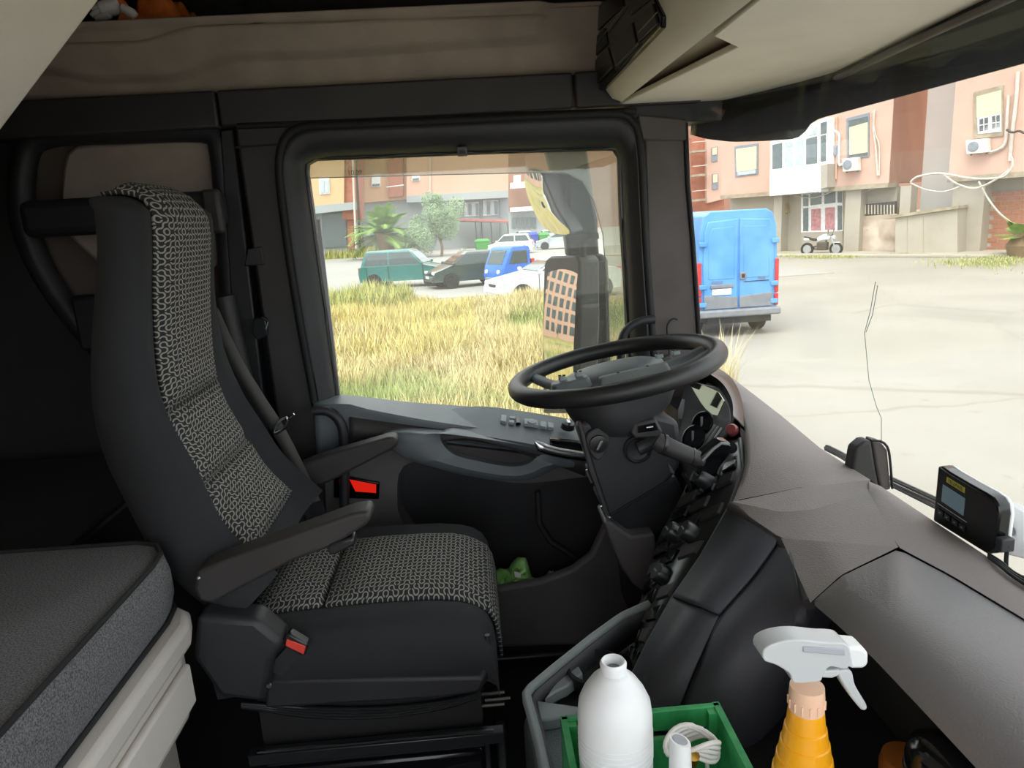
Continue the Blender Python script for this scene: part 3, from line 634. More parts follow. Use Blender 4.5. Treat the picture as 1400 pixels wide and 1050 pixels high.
# main top pad: from the cluster edge to the screen
C1 = LZ([(1001, 686, -.49), (1068, 700, -.478), (1110, 697, -.470), (1188, 673, -.459)])
top_l = [catmull(Ld, 24)[i] for i in range(24)]
top_w = resample(W[:5]+[P(1186, 670, Z=-.455)], 24)
W2 = resample(LZ([(975, 512, -.455), (1003, 518, -.455), (1060, 562, -.455), (1120, 612, -.455), (1190, 656, -.455)]), 24)
b = MB()
mids = [a.lerp(c, .5)+V((0, 0, .006)) for a, c in zip(top_l, W2)]
b.loft([Lin_ for Lin_ in [[p+V((-.002, .010, -.03)) for p in top_l], [p+V((0, .001, -.004)) for p in top_l], [a.lerp(c, .06)+V((0, 0, .002)) for a, c in zip(top_l, W2)], mids, W2, [p+V((.012, 0, -.01)) for p in W2], [p+V((.1, 0, -.2)) for p in W2]]], closed=False, cap=False)
b.build('upper_pad', 'dash_top', da, smooth=50)
# closing triangle between pad, crease and screen edge
S1 = resample(C1, 20); S2 = resample([top_l[-1], mids[-1], W2[-1]], 20)
MB().loft([[p for p in S2], S1], closed=False, cap=False).build('pad_crease', 'dash_top', da, smooth=60)
E_ = LZ([(1001, 690, -.495), (1068, 736, -.495), (1150, 742, -.475), (1228, 748, -.462)])
MB().loft([S1, resample(E_, 20)], closed=False, cap=False).build('pad_front_facet', 'dash_top', da, smooth=60)
# dark facet below, between the panel corner and the lid
T1 = resample(LZ([(1068, 736, -.495), (1150, 742, -.475), (1228, 748, -.462)]), 16)
T2 = resample(LZ([(1108, 824, -.515), (1150, 786, -.485), (1228, 748, -.462)]), 16)
MB().loft([T1, T2], closed=False, cap=False).build('pad_side_facet', 'dash_top', da, smooth=60)
# strip between lid and screen
G1 = resample(LZ([(1188, 673, -.459), (1228, 748, -.462), (1300, 786, -.460), (1400, 846, -.458), (1640, 990, -.455)]), 24)
G2 = resample(LZ([(1188, 658, -.455), (1200, 662, -.455), (1300, 728, -.455), (1400, 794, -.455), (1640, 952, -.455)]), 24)
MB().loft([G1, [a.lerp(c, .5)+V((0, 0, .003)) for a, c in zip(G1, G2)], G2, [p+V((.012, 0, -.01)) for p in G2], [p+V((.1, 0, -.2)) for p in G2]], closed=False, cap=False).build('screen_strip', 'dash_top', da, smooth=50)
# underside bracing of the pad (dark edge roll)
rl = catmull(LZ([(999, 692, -.50), (1030, 712, -.502), (1066, 738, -.503), (1088, 775, -.512), (1107, 826, -.522)]), 20)
MB().tube(rl, .009, 8).build('pad_lower_roll', 'plastic_dark', da, smooth=60)
# glovebox lid: top, rounded nose, under edge
g0 = LZ([(1112, 822, -.512), (1150, 788, -.484), (1228, 751, -.464), (1300, 789, -.462), (1400, 849, -.460), (1640, 994, -.457)])
g1 = LZ([(1114, 824, -.513), (1162, 806, -.475), (1225, 846, -.470), (1290, 900, -.468), (1400, 985, -.466), (1640, 1170, -.463)])
g2 = LZ([(1114, 826, -.515), (1150, 832, -.495), (1205, 875, -.490), (1275, 945, -.488), (1380, 1050, -.486), (1600, 1270, -.484)])
g3 = LZ([(1114, 828, -.518), (1140, 850, -.515), (1196, 902, -.512), (1262, 972, -.512), (1340, 1056, -.512), (1560, 1290, -.512)])
g4 = [p+V((.05, 0, -.03)) for p in g3]
gl = MB().patch([g0, g1, g2, g3, g4], 30, sm=False).build('glovebox_lid', 'dash_lid', da, smooth=60, solid=.008, soff=1)
# lower body of the dash: dark faces
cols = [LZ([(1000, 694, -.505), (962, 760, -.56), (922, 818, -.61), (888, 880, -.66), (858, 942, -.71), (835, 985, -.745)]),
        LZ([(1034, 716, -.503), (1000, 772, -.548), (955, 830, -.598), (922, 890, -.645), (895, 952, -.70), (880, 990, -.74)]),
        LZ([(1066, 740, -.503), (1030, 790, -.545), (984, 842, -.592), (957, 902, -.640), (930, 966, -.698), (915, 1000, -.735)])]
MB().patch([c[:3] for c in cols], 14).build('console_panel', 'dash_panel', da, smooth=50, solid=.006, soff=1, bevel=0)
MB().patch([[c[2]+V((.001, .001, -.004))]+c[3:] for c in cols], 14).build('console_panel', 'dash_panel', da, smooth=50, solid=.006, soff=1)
c2 = cols[2]
hl = LZ([(1086, 762, -.503), (1050, 820, -.548), (1008, 880, -.60), (985, 930, -.645), (960, 985, -.70), (948, 1015, -.735)])
c3 = LZ([(1106, 826, -.53), (1090, 870, -.58), (1064, 930, -.65), (1042, 985, -.71), (1030, 1010, -.74), (1022, 1020, -.755)])
MB().patch([[p+V((.004, -.002, -.003)) for p in c2], hl, c3, [p+V((.12, .12, -.02)) for p in c3]], 20, 20, smv=True).build('console_flank', 'dash_panel', da, smooth=60, solid=.006, soff=1)
MB().bb((.55, .2, -.74), (.63, 1.2, -.52)).build('foot_bulkhead', 'wall_dark', da)
MB().bb((.53, 1.2, -1.2), (.62, 1.93, -.51)).build('driver_bulkhead', 'wall_dark', da)
MB().bb((.50, 1.2, -.60), (.62, 1.9, -.50)).build('cowl_filler', 'plastic_black', da)
# curved switch strip facing the driver
s0 = LZ([(1012, 600, -.46), (1016, 640, -.475), (998, 692, -.507), (960, 760, -.562), (920, 818, -.612), (886, 880, -.662), (862, 930, -.70)])
s1 = LZ([(985, 606, -.475), (982, 640, -.50), (962, 690, -.545), (925, 750, -.61), (898, 800, -.66), (878, 850, -.705), (862, 912, -.73)])
s2 = LZ([(955, 620, -.50), (945, 650, -.54), (925, 690, -.585), (900, 735, -.64), (884, 785, -.70), (872, 840, -.75), (860, 900, -.76)])
MB().patch([s0, s1, s2], 24).build('switch_strip', 'semi_black', da, smooth=60, solid=.006, soff=1)
MB().tube(s0, .0035, 6).build('strip_bead', 'plastic_slate', da, smooth=60)
def sw(x, y, z): return P(x, y, Z=z)
# rotary knobs on the strip and rocker switches
kn = V((-.62, -.15, .77)).normalized(); kx = V((-.80, .10, .60)).normalized()
for (x, y, z) in ((960, 668, -.52), (942, 742, -.578), (920, 742, -.60), (905, 800, -.645)):
    c = P(x+10, y-8, Z=z); k = MB().lathe([(.0001, -.004), (.019, -.004), (.0185, .026), (.0165, .030), (.0001, .030)], c, kx, 18).build('rotary_knob', 'semi_black', da, smooth=40)
    MB().box(c+kx*.0305, (.003, .012, .003)).build('knob_mark', 'tray_grey', k)
sA, sB, sC = resample(s0, 40), resample(s1, 40), resample(s2, 40)
def sgrid(i, t):
    p = sA[i].lerp(sB[i], t*2) if t < .5 else sB[i].lerp(sC[i], t*2-1); return p
for i in range(6, 37, 3):
    for t0, t1 in ((.10, .36), (.42, .66), (.70, .94)):
        if (i in (12, 18, 24) and t0 < .4): continue
        q = [sgrid(i, t0), sgrid(i, t1), sgrid(i+2, t1), sgrid(i+2, t0)]
        n = (q[1]-q[0]).cross(q[3]-q[0]).normalized(); n = n if n.dot(V((-1, -.3, .6))) > 0 else -n
        b = MB(); b.prism([p-n*.001 for p in q], n*.006, .88); o = b.build('rocker_switch', 'gloss_black' if (i+int(t0*10)) % 2 else 'plastic_dark', da, bevel=.001)
# instrument cluster: hood, binnacle, glass, gauges
ic = thing('instrument_cluster', 'instrument cluster behind the steering wheel with glossy slanted cover', 'gauges', (.5, 1.5, -.6))
hood = [LZ([(880, 498, -.43), (915, 492, -.428), (950, 503, -.43), (985, 522, -.438), (1003, 548, -.445), (1006, 575, -.45)]),
        LZ([(905, 486, -.43), (935, 488, -.43), (965, 500, -.432), (995, 516, -.44), (1012, 545, -.446), (1018, 590, -.45)])]
MB().patch([[p+V((0, .01, -.03)) for p in hood[0]], hood[0], hood[1]], 24).build('cluster_hood', 'semi_black', ic, smooth=60, solid=.008, soff=1)
bz = LZ([(938, 520, -.44), (985, 530, -.45), (1000, 556, -.46), (1001, 580, -.47), (985, 606, -.50), (950, 628, -.55), (925, 600, -.53), (925, 560, -.48)])
cc = sum(bz, V())/len(bz)
MB().prism(bz, (.05, .02, -.02)).build('cluster_body', 'plastic_black', ic, bevel=.006)
gn_ = (V((-.62, .78, -.03)).normalized()-ray(970, 545).normalized()).normalized(); go_ = P(968, 545, Z=-.445)
MB().prism([PP(x, y, go_, gn_) for x, y in ((940, 520), (962, 527), (982, 536), (990, 548), (981, 568), (970, 566), (958, 550))], gn_*-.002).build('cluster_glass', 'mirror_smoke', ic)
nn = V((-.75, -.45, .5)).normalized()
for (x, y, z, r) in ((962, 580, -.475, .028), (950, 600, -.50, .03)):
    c = P(x, y, Z=z)+V((-.004, -.006, .004)); g = MB().lathe([(.0001, 0), (r, 0), (r, .004), (r*.92, .005), (r*.9, .002), (.0001, .002)], c, nn, 24).build('gauge', 'gloss_black', ic, smooth=40)
    MB().box(c+nn*.004, (.004, .004, r*1.0)).build('gauge_needle', 'tray_grey', g)
for k in range(3):
    a, c = P(958+k*7, 618-k*1, Z=-.53+k*.008), P(982+k*5, 582+k*2, Z=-.48+k*.006)
    MB().tube([a+V((-.012, -.012, .006)), c+V((-.012, -.012, .006))], .003, 6).build('cluster_vent_slat', 'tray_grey' if k < 2 else 'gloss_black', ic)
hz = P(1001, 588, Z=-.452); MB().lathe([(.0001, -.004), (.013, -.004), (.013, .004), (.010, .008), (.0001, .008)], hz, V((-.6, -.6, .5)), 18).build('hazard_switch', 'hazard_red', da, smooth=40)
hz = P(1000, 612, Z=-.462); MB().lathe([(.0001, -.004), (.011, -.004), (.011, .003), (.0001, .005)], hz, V((-.6, -.6, .5)), 18).build('round_switch', 'semi_black', da, smooth=40)
# ================================================================== STEERING WHEEL
WC = P(841, 503, Y=1.45); wn_ = V((-.155, .02, 1)).normalized()
sw_ = thing('steering_wheel', 'black leather steering wheel with grey button spokes', 'steering wheel', WC)
wx = V((1, 0, 0)); wx = (wx-wn_*wx.dot(wn_)).normalized(); wy = wn_.cross(wx)
RR = .212
def wp(r, a, h=0): return WC+(wx*math.cos(a)+wy*math.sin(a))*r+wn_*h
MB().tube([wp(RR, 2*math.pi*k/72) for k in range(72)], .0185, 14, closed=True, nrm=wn_).build('rim', 'wheel_leather', sw_, smooth=80)
hubp = [wp(r, a, -.02) for r, a in [(.10, .6), (.075, math.pi/2), (.10, math.pi-.6), (.13, math.pi), (.09, math.pi+.9), (.075, 1.5*math.pi), (.09, -.9), (.11, 0)]]
hubr = catmull(hubp, 36, True); hc = sum(hubr, V())/36
def hring(s_, h): return [hc+(p-hc)*s_+wn_*(h) for p in hubr]
MB().loft([hring(.8, -.045), hring(1, -.02), hring(1.0, .0), hring(.93, .016), hring(.7, .026), hring(.3, .031)]).build('airbag_cover', 'plastic_slate', sw_, smooth=60)
for a0 in (math.pi*.86, math.pi*1.14, math.pi*.06, -math.pi*.1):
    pts = catmull([wp(.08, a0, -.03), wp(.14, a0+(.03 if a0 > 1 else -.03), -.022), wp(RR-.006, a0+(.12 if math.sin(a0) < 0 else -.12)*1.2, -.002)], 10)
    MB().tube(pts, [.022, .021, .02, .019, .018, .017, .016, .016, .015, .015], 12, flat=.55, nrm=wn_).build('spoke', 'plastic_slate', sw_, smooth=60)
for sx in (-1, 1):
    for k in range(2):
        c = WC+wx*(sx*(.118-.034*k))+wy*(-.055+.004*k)+wn_*.012
        p_ = [c+wx*(a*.5)+wy*(c2_*.5) for a, c2_ in rrect(.032, .03, .006)]
        o = MB().prism(p_, wn_*.008, .9).build('button_pad', 'switch_face', sw_, bevel=.001)
        for q in (-1, 1): MB().box(c+wn_*.0095+wx*(q*.004)-wy*(q*.003), (.006, .004, .002)).build('button_mark', 'mark_dark', o)
pod = [WC+wx*(-.104)+wy*(-.055)+wx*a+wy*c_ for a, c_ in rrect(.085, .045, .014)]
MB().prism([p-wn_*.012 for p in pod], wn_*.022, .9).build('button_pod', 'plastic_slate', sw_, bevel=.004)
pod = [WC+wx*(.02)+wy*(-.085)+wx*a+wy*c_ for a, c_ in rrect(.15, .022, .01)]
MB().prism([p-wn_*.01 for p in pod], wn_*.018, .92).build('chin_strip', 'tray_grey', sw_, bevel=.003)
for dx in (-.03, .03): MB().lathe([(.0001, 0), (.004, 0), (.0001, .002)], WC+wx*(.02+dx)+wy*(-.085)+wn_*.008, wn_, 8).build('strip_screw', 'mark_dark', sw_)
# ================================================================== STEERING COLUMN
sc = thing('steering_column', 'black steering column shroud with ignition lock and stalks', 'steering column', (.25, 1.45, FZ))
neck = [wp(r, 2*math.pi*k/28, h) for k in range(28) for r, h in ((.1, -.03),)]
def cring(px, y0, n=28, ry=.09):
    # ellipse spanning the two given photo points at depth y0, ry deep in Y
    a, c = P(*px[0], Y=y0), P(*px[1], Y=y0); ce = (a+c)/2; r = (c-a)/2
    return [ce+r*math.cos(2*math.pi*k/n)+V((0, ry*math.sin(2*math.pi*k/n), 0)) for k in range(n)]
MB().loft([cring(((760, 530), (925, 515)), 1.45, ry=.1), cring(((768, 553), (915, 545)), 1.45, ry=.1), cring(((780, 572), (895, 566)), 1.45, ry=.1), cring(((792, 582), (885, 580)), 1.45, ry=.09)]).build('wheel_shroud', 'plastic_black', sc, smooth=50)
body = LP([(788, 578), (830, 572), (895, 566), (928, 575), (934, 610), (930, 640), (912, 664), (832, 712), (826, 702), (806, 640), (796, 610)], Y=1.375)
MB().prism(body, (0, .17, 0), .92).build('lower_shroud', 'plastic_black', sc, bevel=.012, seg=3)
MB().tube(LP([(832, 706), (870, 684), (924, 652)], Y=1.372), .002, 6).build('shroud_seam', 'rubber', sc)
MB().tube(LP([(822, 692), (829, 706), (834, 708)], Y=1.368), .0025, 6).build('shroud_highlight_edge', 'satin_metal', sc)
MB().tube(LP([(802, 642), (809, 660)], Y=1.37), .0025, 6).build('shroud_clip', 'satin_metal', sc)
MB().prism(LP([(790, 578), (794, 576), (812, 640), (834, 706), (829, 708), (806, 645)], Y=1.366), (0, .012, 0)).build('shroud_edge', 'plastic_dark', sc, bevel=.002)
ig = P(817, 605, Y=1.372)
o = MB().prism(catmull(LP([(800, 600), (806, 588), (822, 584), (832, 596), (830, 612), (818, 628), (806, 618)], Y=1.372), 28, True), (0, -.008, 0)).build('ignition_plate', 'plastic_dark', sc, bevel=.003)
o = MB().lathe([(.0001, 0), (.019, 0), (.018, .008), (.013, .009), (.0001, .009)], ig+V((0, -.006, 0)), (0, -1, 0), 22).build('ignition_lock', 'semi_black', sc, smooth=40)
MB().box(ig+V((0, -.018, 0)), (.006, .008, .022), M.Rotation(.5, 3, 'Y')).build('key_slot', 'satin_metal', o, bevel=.001)
MB().prism(LP([(866, 580), (897, 573), (906, 590), (903, 598), (869, 600), (862, 592)], Y=1.35), (0, .05, 0)).build('switch_box', 'plastic_dark', sc, bevel=.004)
MB().prism(LP([(872, 583), (896, 578), (900, 588), (872, 592)], Y=1.348), (0, .003, 0)).build('switch_face', 'gloss_black', sc)
MB().prism(LP([(884, 584), (893, 582.6), (893, 584), (884, 585.4)], Y=1.347), (0, .002, 0)).build('switch_mark', 'mark_white', sc)
MB().lathe([(.0001, -.01), (.03, -.01), (.03, .004), (.026, .008), (.022, .002), (.0001, .0)], P(872, 614, Y=1.372), (0, -1, 0), 22).build('stalk_socket', 'plastic_black', sc, smooth=40)
# stalk lever towards the camera side and its bracket
sk = [P(897, 602, Y=1.30), P(906, 608, Y=1.295), P(925, 616, Y=1.29), P(945, 624, Y=1.285), P(960, 630, Y=1.285)]
o = MB().tube(sk, [.017, .0195, .0175, .0165, .0165], 16).build('stalk_grip', 'plastic_dark', sc, smooth=50)
MB().tube([sk[1]+V((-.002, 0, .002)), sk[1]+V((.004, 0, -.0004))], .0205, 16).build('stalk_ring', 'semi_black', o)
MB().tube([sk[3], sk[3]+V((.003, 0, -.001))], .0175, 16).build('stalk_ring', 'semi_black', o)
MB().tube(LP([(872, 614), (890, 607), (898, 603)], Y=1.34), [.014, .013, .012], 12).build('stalk_arm', 'plastic_black', sc, smooth=50)
MB().prism(LP([(955, 626), (972, 612), (984, 603), (997, 604), (1001, 612), (998, 622), (984, 640), (974, 668), (955, 650)], Y=1.27), (0, .03, 0)).build('stalk_bracket', 'gloss_black', sc, bevel=.004)
MB().tube(LP([(960, 630), (975, 614), (986, 606), (997, 607)], Y=1.268), .003, 6).build('bracket_edge', 'tray_grey', sc)
MB().prism(LP([(913, 633), (919, 640), (923, 648), (917, 646)], Y=1.36), (0, .006, 0)).build('release_tab', 'satin_metal', sc)
MB().tube(catmull(LP([(934, 648), (942, 660), (945, 680), (942, 705), (938, 730)], Y=1.33), 14), .008, 8, flat=.5, nrm=(1, 0, 0)).build('adjuster_lever', 'semi_black', sc, smooth=60)
# knee cover below the column
MB().prism(LP([(826, 714), (834, 712), (862, 734), (895, 730), (900, 760), (892, 790), (884, 812), (866, 800), (850, 778), (838, 748)], Y=1.42), (0, .1, 0)).build('knee_cover', 'plastic_grey', sc, bevel=.012, seg=3)
MB().prism(LP([(820, 690), (925, 650), (940, 690), (895, 740), (850, 735)], Y=1.46), (0, .12, 0)).build('column_lower', 'plastic_black', sc, bevel=.01)
MB().prism(LP([(850, 740), (900, 735), (895, 850), (860, 840)], Y=1.6), (0, .1, 0)).build('column_foot', 'plastic_black', sc, bevel=.01)
# ================================================================== CENTRE TRAY on the engine tunnel
tr = thing('centre_tray', 'black centre tray with grey rim, cup holder and mesh liner', 'tray', (.3, .7, FZ))
TZ = -.745
base = [V((.02, .30, TZ)), V((.035, .78, TZ)), V((.03, .95, TZ)), V((.12, 1.05, TZ)), V((.26, 1.17, TZ)), V((.8, 1.17, TZ)), V((.8, .30, TZ))]
MB().prism(base, (0, 0, -.43)).build('tunnel_body', 'plastic_black', tr, bevel=.01)
rimp = LZ([(750, 1080, -.70), (738, 1020, -.70), (726, 975, -.70), (719, 952, -.70), (722, 944, -.70), (760, 912, -.70), (810, 872, -.695), (850, 843, -.69), (888, 826, -.68)])
MB().tube(resample(rimp, 30), .0075, 10).build('tray_rim', 'tray_grey', tr, smooth=60)
MB().loft([[p+V((.004, 0, -.002)) for p in resample(rimp, 30)], [p+V((.012, 0, -.05)) for p in resample(rimp, 30)]], closed=False, cap=False).build('tray_wall', 'plastic_black', tr, solid=.008)
MB().prism(LZ([(733, 957, -.715), (795, 966, -.715), (788, 976, -.715), (738, 986, -.715)]), (0, 0, -.02)).build('tray_divider', 'tray_grey', tr, bevel=.003)
MB().prism(LZ([(744, 955, -.715), (762, 930, -.715), (790, 908, -.715), (797, 920, -.715), (775, 938, -.715), (760, 945, -.715)]), (0, 0, -.02)).build('cup_surround', 'tray_grey', tr, bevel=.003)
MB().prism(LZ([(738, 988, -.735), (800, 978, -.735), (830, 1070, -.735), (752, 1075, -.735)]), (0, 0, -.008)).build('mesh_liner', 'tray_mesh', tr)
cu = P(815, 930, Z=-.735); MB().lathe([(.045, 0), (.048, .026), (.043, .028), (.040, .004), (.0001, .004)], cu, (0, 0, 1), 28).build('cup_holder', 'semi_black', tr, smooth=40)
# floor boxes beside the seat
pb = thing('floor_panel', 'flat dark grey step panel on the floor beside the tunnel', 'panel', (-.08, .95, FZ))
a = LZ([(613, 1004, -1.05), (668, 1002, -1.05), (674, 1075, -1.05), (606, 1075, -1.05)]); MB().prism(a, (0, 0, -.15)).build('step_block', 'dash_panel', pb, bevel=.006)
MB().prism(LZ([(678, 985, -1.06), (690, 985, -1.06), (696, 1080, -1.06), (682, 1080, -1.06)]), (0, 0, -.14)).build('step_edge', 'semi_black', pb, bevel=.004)
fm = LZ([(690, 985, FZ+.006), (712, 985, FZ+.006), (725, 1080, FZ+.006), (695, 1080, FZ+.006)])
tag(MB().prism(LZ([(672, 905, FZ+.008), (760, 900, FZ+.008), (712, 1080, FZ+.008), (684, 1080, FZ+.008)]), (0, 0, -.008)).build('floor_mat', 'rubber', bevel=.002), 'black rubber floor mat between seat and centre tray', 'mat')
# ================================================================== LOOSE THINGS IN THE CAB
# white plastic bottle with an open neck
bx = P(846, 1000, Y=.67).x; zb = -.733
bt = thing('plastic_bottle', 'white plastic bottle with open neck standing in the green crate', 'bottle', (bx, .67, zb))
zt = P(829, 914, Y=.67).z
MB().lathe([(.0001, zb), (.0375, zb), (.0407, zb+.006), (.0407, zt-.056), (.0388, zt-.040), (.0336, zt-.028), (.025, zt-.015), (.0175, zt-.008), (.0145, zt-.004)], (bx-.004, .67, 0), (.0, 0, 1), 40).build('bottle_body', 'white_plastic', bt, smooth=60)
nk = MB().lathe([(.0135, zt-.006), (.0145, zt+.006), (.0125, zt+.009), (.0105, zt+.008), (.0085, zt-.001), (.0001, zt-.003)], (bx-.004, .67, 0), (0, 0, 1), 30).build('bottle_neck', 'white_plastic', bt, smooth=50)
MB().lathe([(.0001, zt-.001), (.008, zt), (.0001, zt+.0005)], (bx-.004, .67, 0), (0, 0, 1), 20).build('neck_plug', 'tray_grey', bt)
for k in range(6): MB().lathe([(.0408, -.0006), (.0412, 0), (.0408, .0006)], (bx-.004, .67, zt-.075-k*.006), (0, 0, 1), 40).build('body_ridge', 'white_plastic', bt)
# green crate
cx0, cx1, cy0, cy1, cz0, cz1 = .069, .265, .53, .747, -.745, -.59
cr_ = thing('green_crate', 'small green slatted crate with handle holes on the centre tray', 'crate', ((cx0+cx1)/2, (cy0+cy1)/2, cz0))
MB().bb((cx0, cy0, cz0), (cx1, cy1, cz0+.008)).build('crate_floor', 'crate_green', cr_, bevel=.001)
for y_ in (cy0, cy1-.008):
    MB().bb((cx0, y_, cz1-.028), (cx1, y_+.008, cz1)).build('slat', 'crate_green', cr_, bevel=.0015)
    MB().bb((cx0, y_, cz0), (cx1, y_+.008, cz1-.040)).build('slat', 'crate_green', cr_, bevel=.0015)
for x_ in (cx0, cx1-.008):
    yc, zc = (cy0+cy1)/2, (cz0+cz1)/2
    o2 = [V((x_, yc+a, zc+c)) for a, c in ((-.1085, -.0775), (.1085, -.0775), (.1085, .0775), (-.1085, .0775))]
    o2 = resample(o2, 48, True); h2 = [V((x_, yc+a, zc+.03+c)) for a, c in rrect(.085, .028, .0139, 11)]
    def a_(p): return math.atan2(p.z-zc-.03, p.y-yc)
    h2 = sorted(h2, key=a_); k0 = min(range(48), key=lambda i: abs(a_(o2[i])+3.1)); o2 = o2[k0:]+o2[:k0]
    e_ = V((.008, 0, 0)); MB().loft([h2, o2, [p+e_ for p in o2], [p+e_ for p in h2]], cap=False, loop=True).build('end_panel', 'crate_green', cr_, smooth=30)
for x_, y_ in ((cx0+.012, cy0+.012), (cx1-.012, cy0+.012), (cx0+.012, cy1-.012), (cx1-.012, cy1-.012)):
    MB().bb((x_-.006, y_-.006, cz0), (x_+.006, y_+.006, cz1-.002)).build('corner_post', 'crate_green', cr_)
# coiled cable and white nozzle
cc_ = V((.216, .685, P(940, 1022, Y=.685).z-.006)); pts = []
for k in range(150):
    a = k/150*2*math.pi*5.3; r = .022+.003*math.sin(k*.21)+.0006*(k/30); pts.append(cc_+V((math.cos(a)*r*1.25, math.sin(a)*r*.7, .008*math.sin(a*1.7+k*.05)+.0035*(k//30))))
cb = thing('coiled_cable', 'white cable coiled up inside the green crate', 'cable', cc_)
MB().tube(pts, .0028, 7).build('cable_loops', 'cable_white', cb, smooth=80)
MB().tube([cc_+V((-.018, -.02, .0)), cc_+V((-.013, -.021, .017))], .012, 12).build('cable_tie', 'brass', cb, smooth=50)
MB().tube([cc_+V((-.02, .012, .0)), cc_+V((.02, .02, -.03)), cc_+V((.02, .01, -.06))], .0028, 7).build('cable_end', 'cable_white', cb, smooth=80)
nz = P(930, 1012, Y=.615)
nzl = thing('white_nozzle', 'white plastic tube nozzle standing beside the coiled cable', 'nozzle', (nz.x, nz.y, -.737))
MB().loft([[V((nz.x+r*math.cos(t), nz.y+r*math.sin(t), z+(.35*r*math.cos(t)*-1 if k == 3 else 0))) for t in [2*math.pi*i/20 for i in range(20)]] for k, (r, z) in enumerate(((.013, -.737), (.0125, -.66), (.0115, nz.z-.03), (.0105, nz.z)))]).build('nozzle_tube', 'white_plastic', nzl, smooth=50)
MB().loft([[V((nz.x+r*math.cos(t), nz.y+r*math.sin(t), nz.z-.001-.35*r*math.cos(t)+h)) for t in [2*math.pi*i/20 for i in range(20)]] for r, h in ((.0075, .0012), (.0075, .002))]).build('nozzle_bore', 'tissue', nzl)
MB().bb((nz.x-.02, nz.y-.014, -.70), (nz.x+.018, nz.y+.014, -.69)).build('nozzle_collar', 'white_plastic', nzl, bevel=.003)
# orange spray bottle
SYB = .62; sx = P(1101, 1000, Y=SYB).x; zn = P(1101, 968, Y=SYB).z
sb_ = thing('spray_bottle', 'orange trigger spray bottle with translucent white head', 'spray bottle', (sx, SYB, -.745))
prof = [(.0001, -.745), (.041, -.745), (.044, -.738), (.0438, -.66)]
for k in range(8):
    z = -.652+k*((zn-.004)+.652)/8; r = .0438-(.0438-.0185)*((k+.3)/8)**1.15; prof += [(r, z), (r-.0015, z+.0012)]
prof += [(.0178, zn-.002), (.0172, zn)]
MB().lathe(prof, (sx, SYB, 0), (0, 0, 1), 40).build('bottle_body', 'orange_liquid', sb_, smooth=25)
MB().lathe([(.0172, zn-.002), (.0176, zn+.001), (.0172, zn+.013), (.0176, zn+.015), (.0168, zn+.026), (.0001, zn+.027)], (sx, SYB, 0), (0, 0, 1), 28).build('screw_collar', 'peach_plastic', sb_, smooth=40)
for k in range(14):
    a = 2*math.pi*k/14; MB().box((sx+.0176*math.cos(a), SYB+.0176*math.sin(a), zn+.007), (.0016, .0016, .010)).build('collar_rib', 'peach_plastic', sb_)
hd = catmull(LP([(1043, 900), (1045, 888), (1062, 879), (1090, 875), (1125, 878), (1160, 883), (1160, 914), (1135, 912), (1126, 924), (1122, 932), (1086, 934), (1080, 922), (1062, 910), (1047, 905)], Y=SYB-.013), 50, True)
MB().prism(hd, (0, .026, 0)).build('spray_head', 'clear_white', sb_, bevel=.004, seg=3)
MB().prism(LP([(1098, 884), (1156, 888), (1156, 897), (1098, 892)], Y=SYB-.0142), (0, .004, 0)).build('head_channel', 'tissue', sb_, bevel=.001)
MB().prism(LP([(1158, 884), (1180, 886), (1188, 893), (1188, 908), (1182, 915), (1162, 915)], Y=SYB-.012), (0, .024, 0)).build('nozzle_cap', 'white_plastic', sb_, bevel=.004)
MB().prism(catmull(LP([(1146, 920), (1164, 918), (1170, 938), (1186, 966), (1184, 972), (1178, 971), (1160, 948)], Y=SYB-.008), 30, True), (0, .016, 0)).build('trigger', 'clear_white', sb_, bevel=.003)
MB().prism(LP([(1118, 918), (1150, 916), (1148, 924), (1138, 928), (1120, 927)], Y=SYB-.009), (0, .018, 0)).build('trigger_hinge', 'clear_white', sb_, bevel=.002)
# glossy black flask at the lower right and an added orange shape standing in for a reflection
fl_ = thing('black_flask', 'glossy black flask lid at the lower right corner under the glovebox', 'flask', (.435, .585, -.745))
fc = P(1292, 1040, Y=.585)
MB().lathe([(.0001, -.745), (.034, -.745), (.035, fc.z-.02)], (fc.x, .585, 0), (0, 0, 1), 32).build('flask_body', 'gloss_black', fl_, smooth=50)
MB().lathe([(.035, fc.z-.02), (.036, fc.z), (.033, fc.z+.012), (.022, fc.z+.02), (.0001, fc.z+.022)], (fc.x, .585, 0), (0, 0, 1), 32).build('flask_lid', 'gloss_black', fl_, smooth=50)
MB().lathe([(.0362, fc.z-.018), (.0372, fc.z-.014), (.0362, fc.z-.01)], (fc.x, .585, 0), (0, 0, 1), 32).build('lid_ring', 'chrome', fl_, smooth=50)
oc_ = P(1238, 1046, Y=.72)
tn = thing('orange_reflection', 'dull orange shape standing in for a reflection beside the black flask', 'reflection', (oc_.x, .72, -.745))
MB().lathe([(.0001, -.745), (.028, -.745), (.03, oc_.z), (.027, oc_.z+.012), (.0001, oc_.z+.016)], (oc_.x, .72, 0), (0, 0, 1), 26).build('reflection_body', 'orange_dull', tn, smooth=40)  # solid orange shape added in place of an orange reflection
